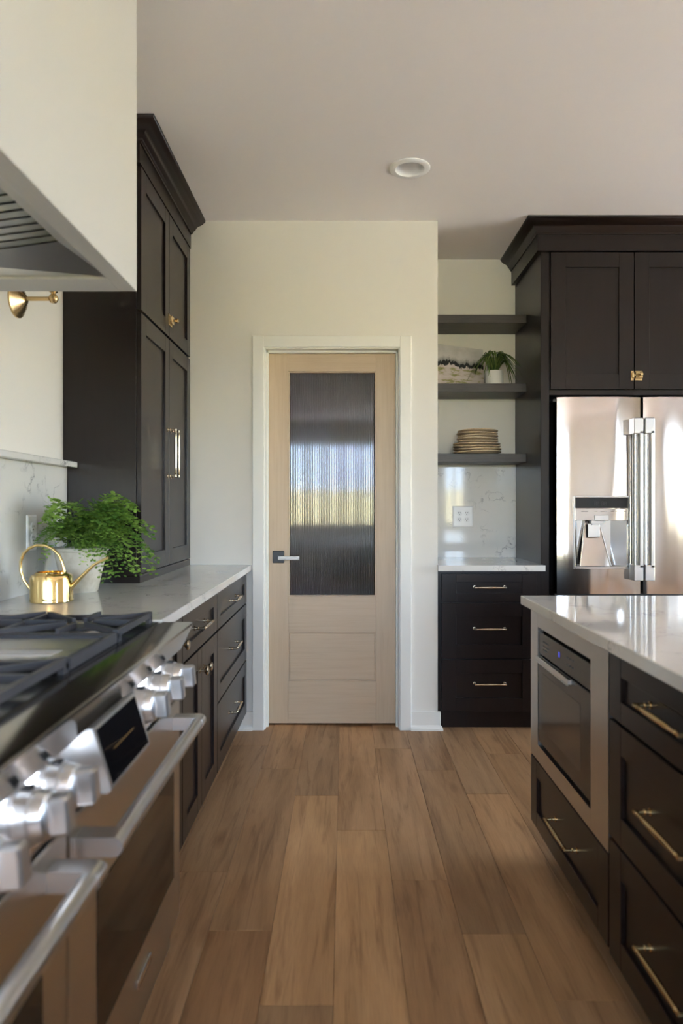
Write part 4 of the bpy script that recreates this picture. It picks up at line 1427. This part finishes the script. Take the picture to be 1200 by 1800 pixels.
def trimf(bm):
    x0, x1 = 0.645, XI - 0.0005
    box(bm, x0, x1, y0 + 0.002, MY0, 0.350, 0.8445, 0.001); box(bm, x0, x1, MY1, y1, 0.350, 0.8445, 0.001)
    box(bm, x0, x1, MY0, MY1, 0.350, MZ0, 0.0005); box(bm, x0, x1, MY0, MY1, MZ1, 0.8445, 0.0005)
part('trim_frame', mw, 'steelh', trimf, label='brushed steel trim frame')
part('case', mw, 'inside', lambda bm: box(bm, 0.668, 1.00, MY0 + 0.004, MY1 - 0.004, MZ0 + 0.006, MZ1 - 0.004))
part('control_strip', mw, 'mwblk', lambda bm: box(bm, 0.6475, 0.669, MY0 + 0.004, MY1 - 0.004, 0.712, 0.783, 0.001), label='dark glass control strip')
md = part('door', mw, 'mwblk', lambda bm: box(bm, 0.6465, 0.669, MY0 + 0.004, MY1 - 0.004, 0.420, 0.706, 0.0015), label='dark glass door')
part('window', md, 'mwwin', lambda bm: box(bm, 0.6460, 0.648, 1.872, 2.228, 0.470, 0.655, 0.0003))
part('handle', md, 'satin', lambda bm: (box(bm, 0.636, 0.650, 1.945, MY1 - 0.008, 0.690, 0.7045, 0.001), box(bm, 0.634, 0.6375, 1.945, MY1 - 0.008, 0.686, 0.691, 0.001)), label='steel grip bar')
def mwm(bm):
    for yy, zz, ln in ((2.222, 0.757, 0.060), (2.222, 0.743, 0.062), (2.222, 0.732, 0.045), (1.985, 0.758, 0.012), (1.962, 0.758, 0.012), (1.940, 0.758, 0.012), (1.985, 0.738, 0.010), (1.962, 0.738, 0.010), (1.940, 0.738, 0.010)):
        box(bm, 0.6468, 0.6478, yy - ln, yy, zz, zz + 0.0035)
part('button_marks', mw, 'mark', mwm)
part('clock', mw, 'blueled', lambda bm: box(bm, 0.6468, 0.6478, 2.052, 2.066, 0.744, 0.760))

# ------------------------------------------------------------------ ceiling downlight
c = thing('ceiling_light', (LX, LY, H), 'white recessed ceiling downlight, switched off', 'ceiling light')
part('trim_ring', c, 'whitep', lambda bm: lathe(bm, [(0.0925, 0.0), (0.0925, -0.004), (0.086, -0.008), (0.066, -0.008), (0.062, -0.003), (0.062, 0.0)], (LX, LY, H), 'Z', 48, cap=False), 40)
part('baffle', c, 'whitep', lambda bm: lathe(bm, [(0.0625, -0.004), (0.060, 0.012), (0.050, 0.060), (0.0, 0.060)], (LX, LY, H), 'Z', 48, cap=False), 40)
part('lens', c, 'linen', lambda bm: lathe(bm, [(0.049, 0.050), (0.044, 0.047), (0.0, 0.046)], (LX, LY, H), 'Z', 32, cap=False), 40)
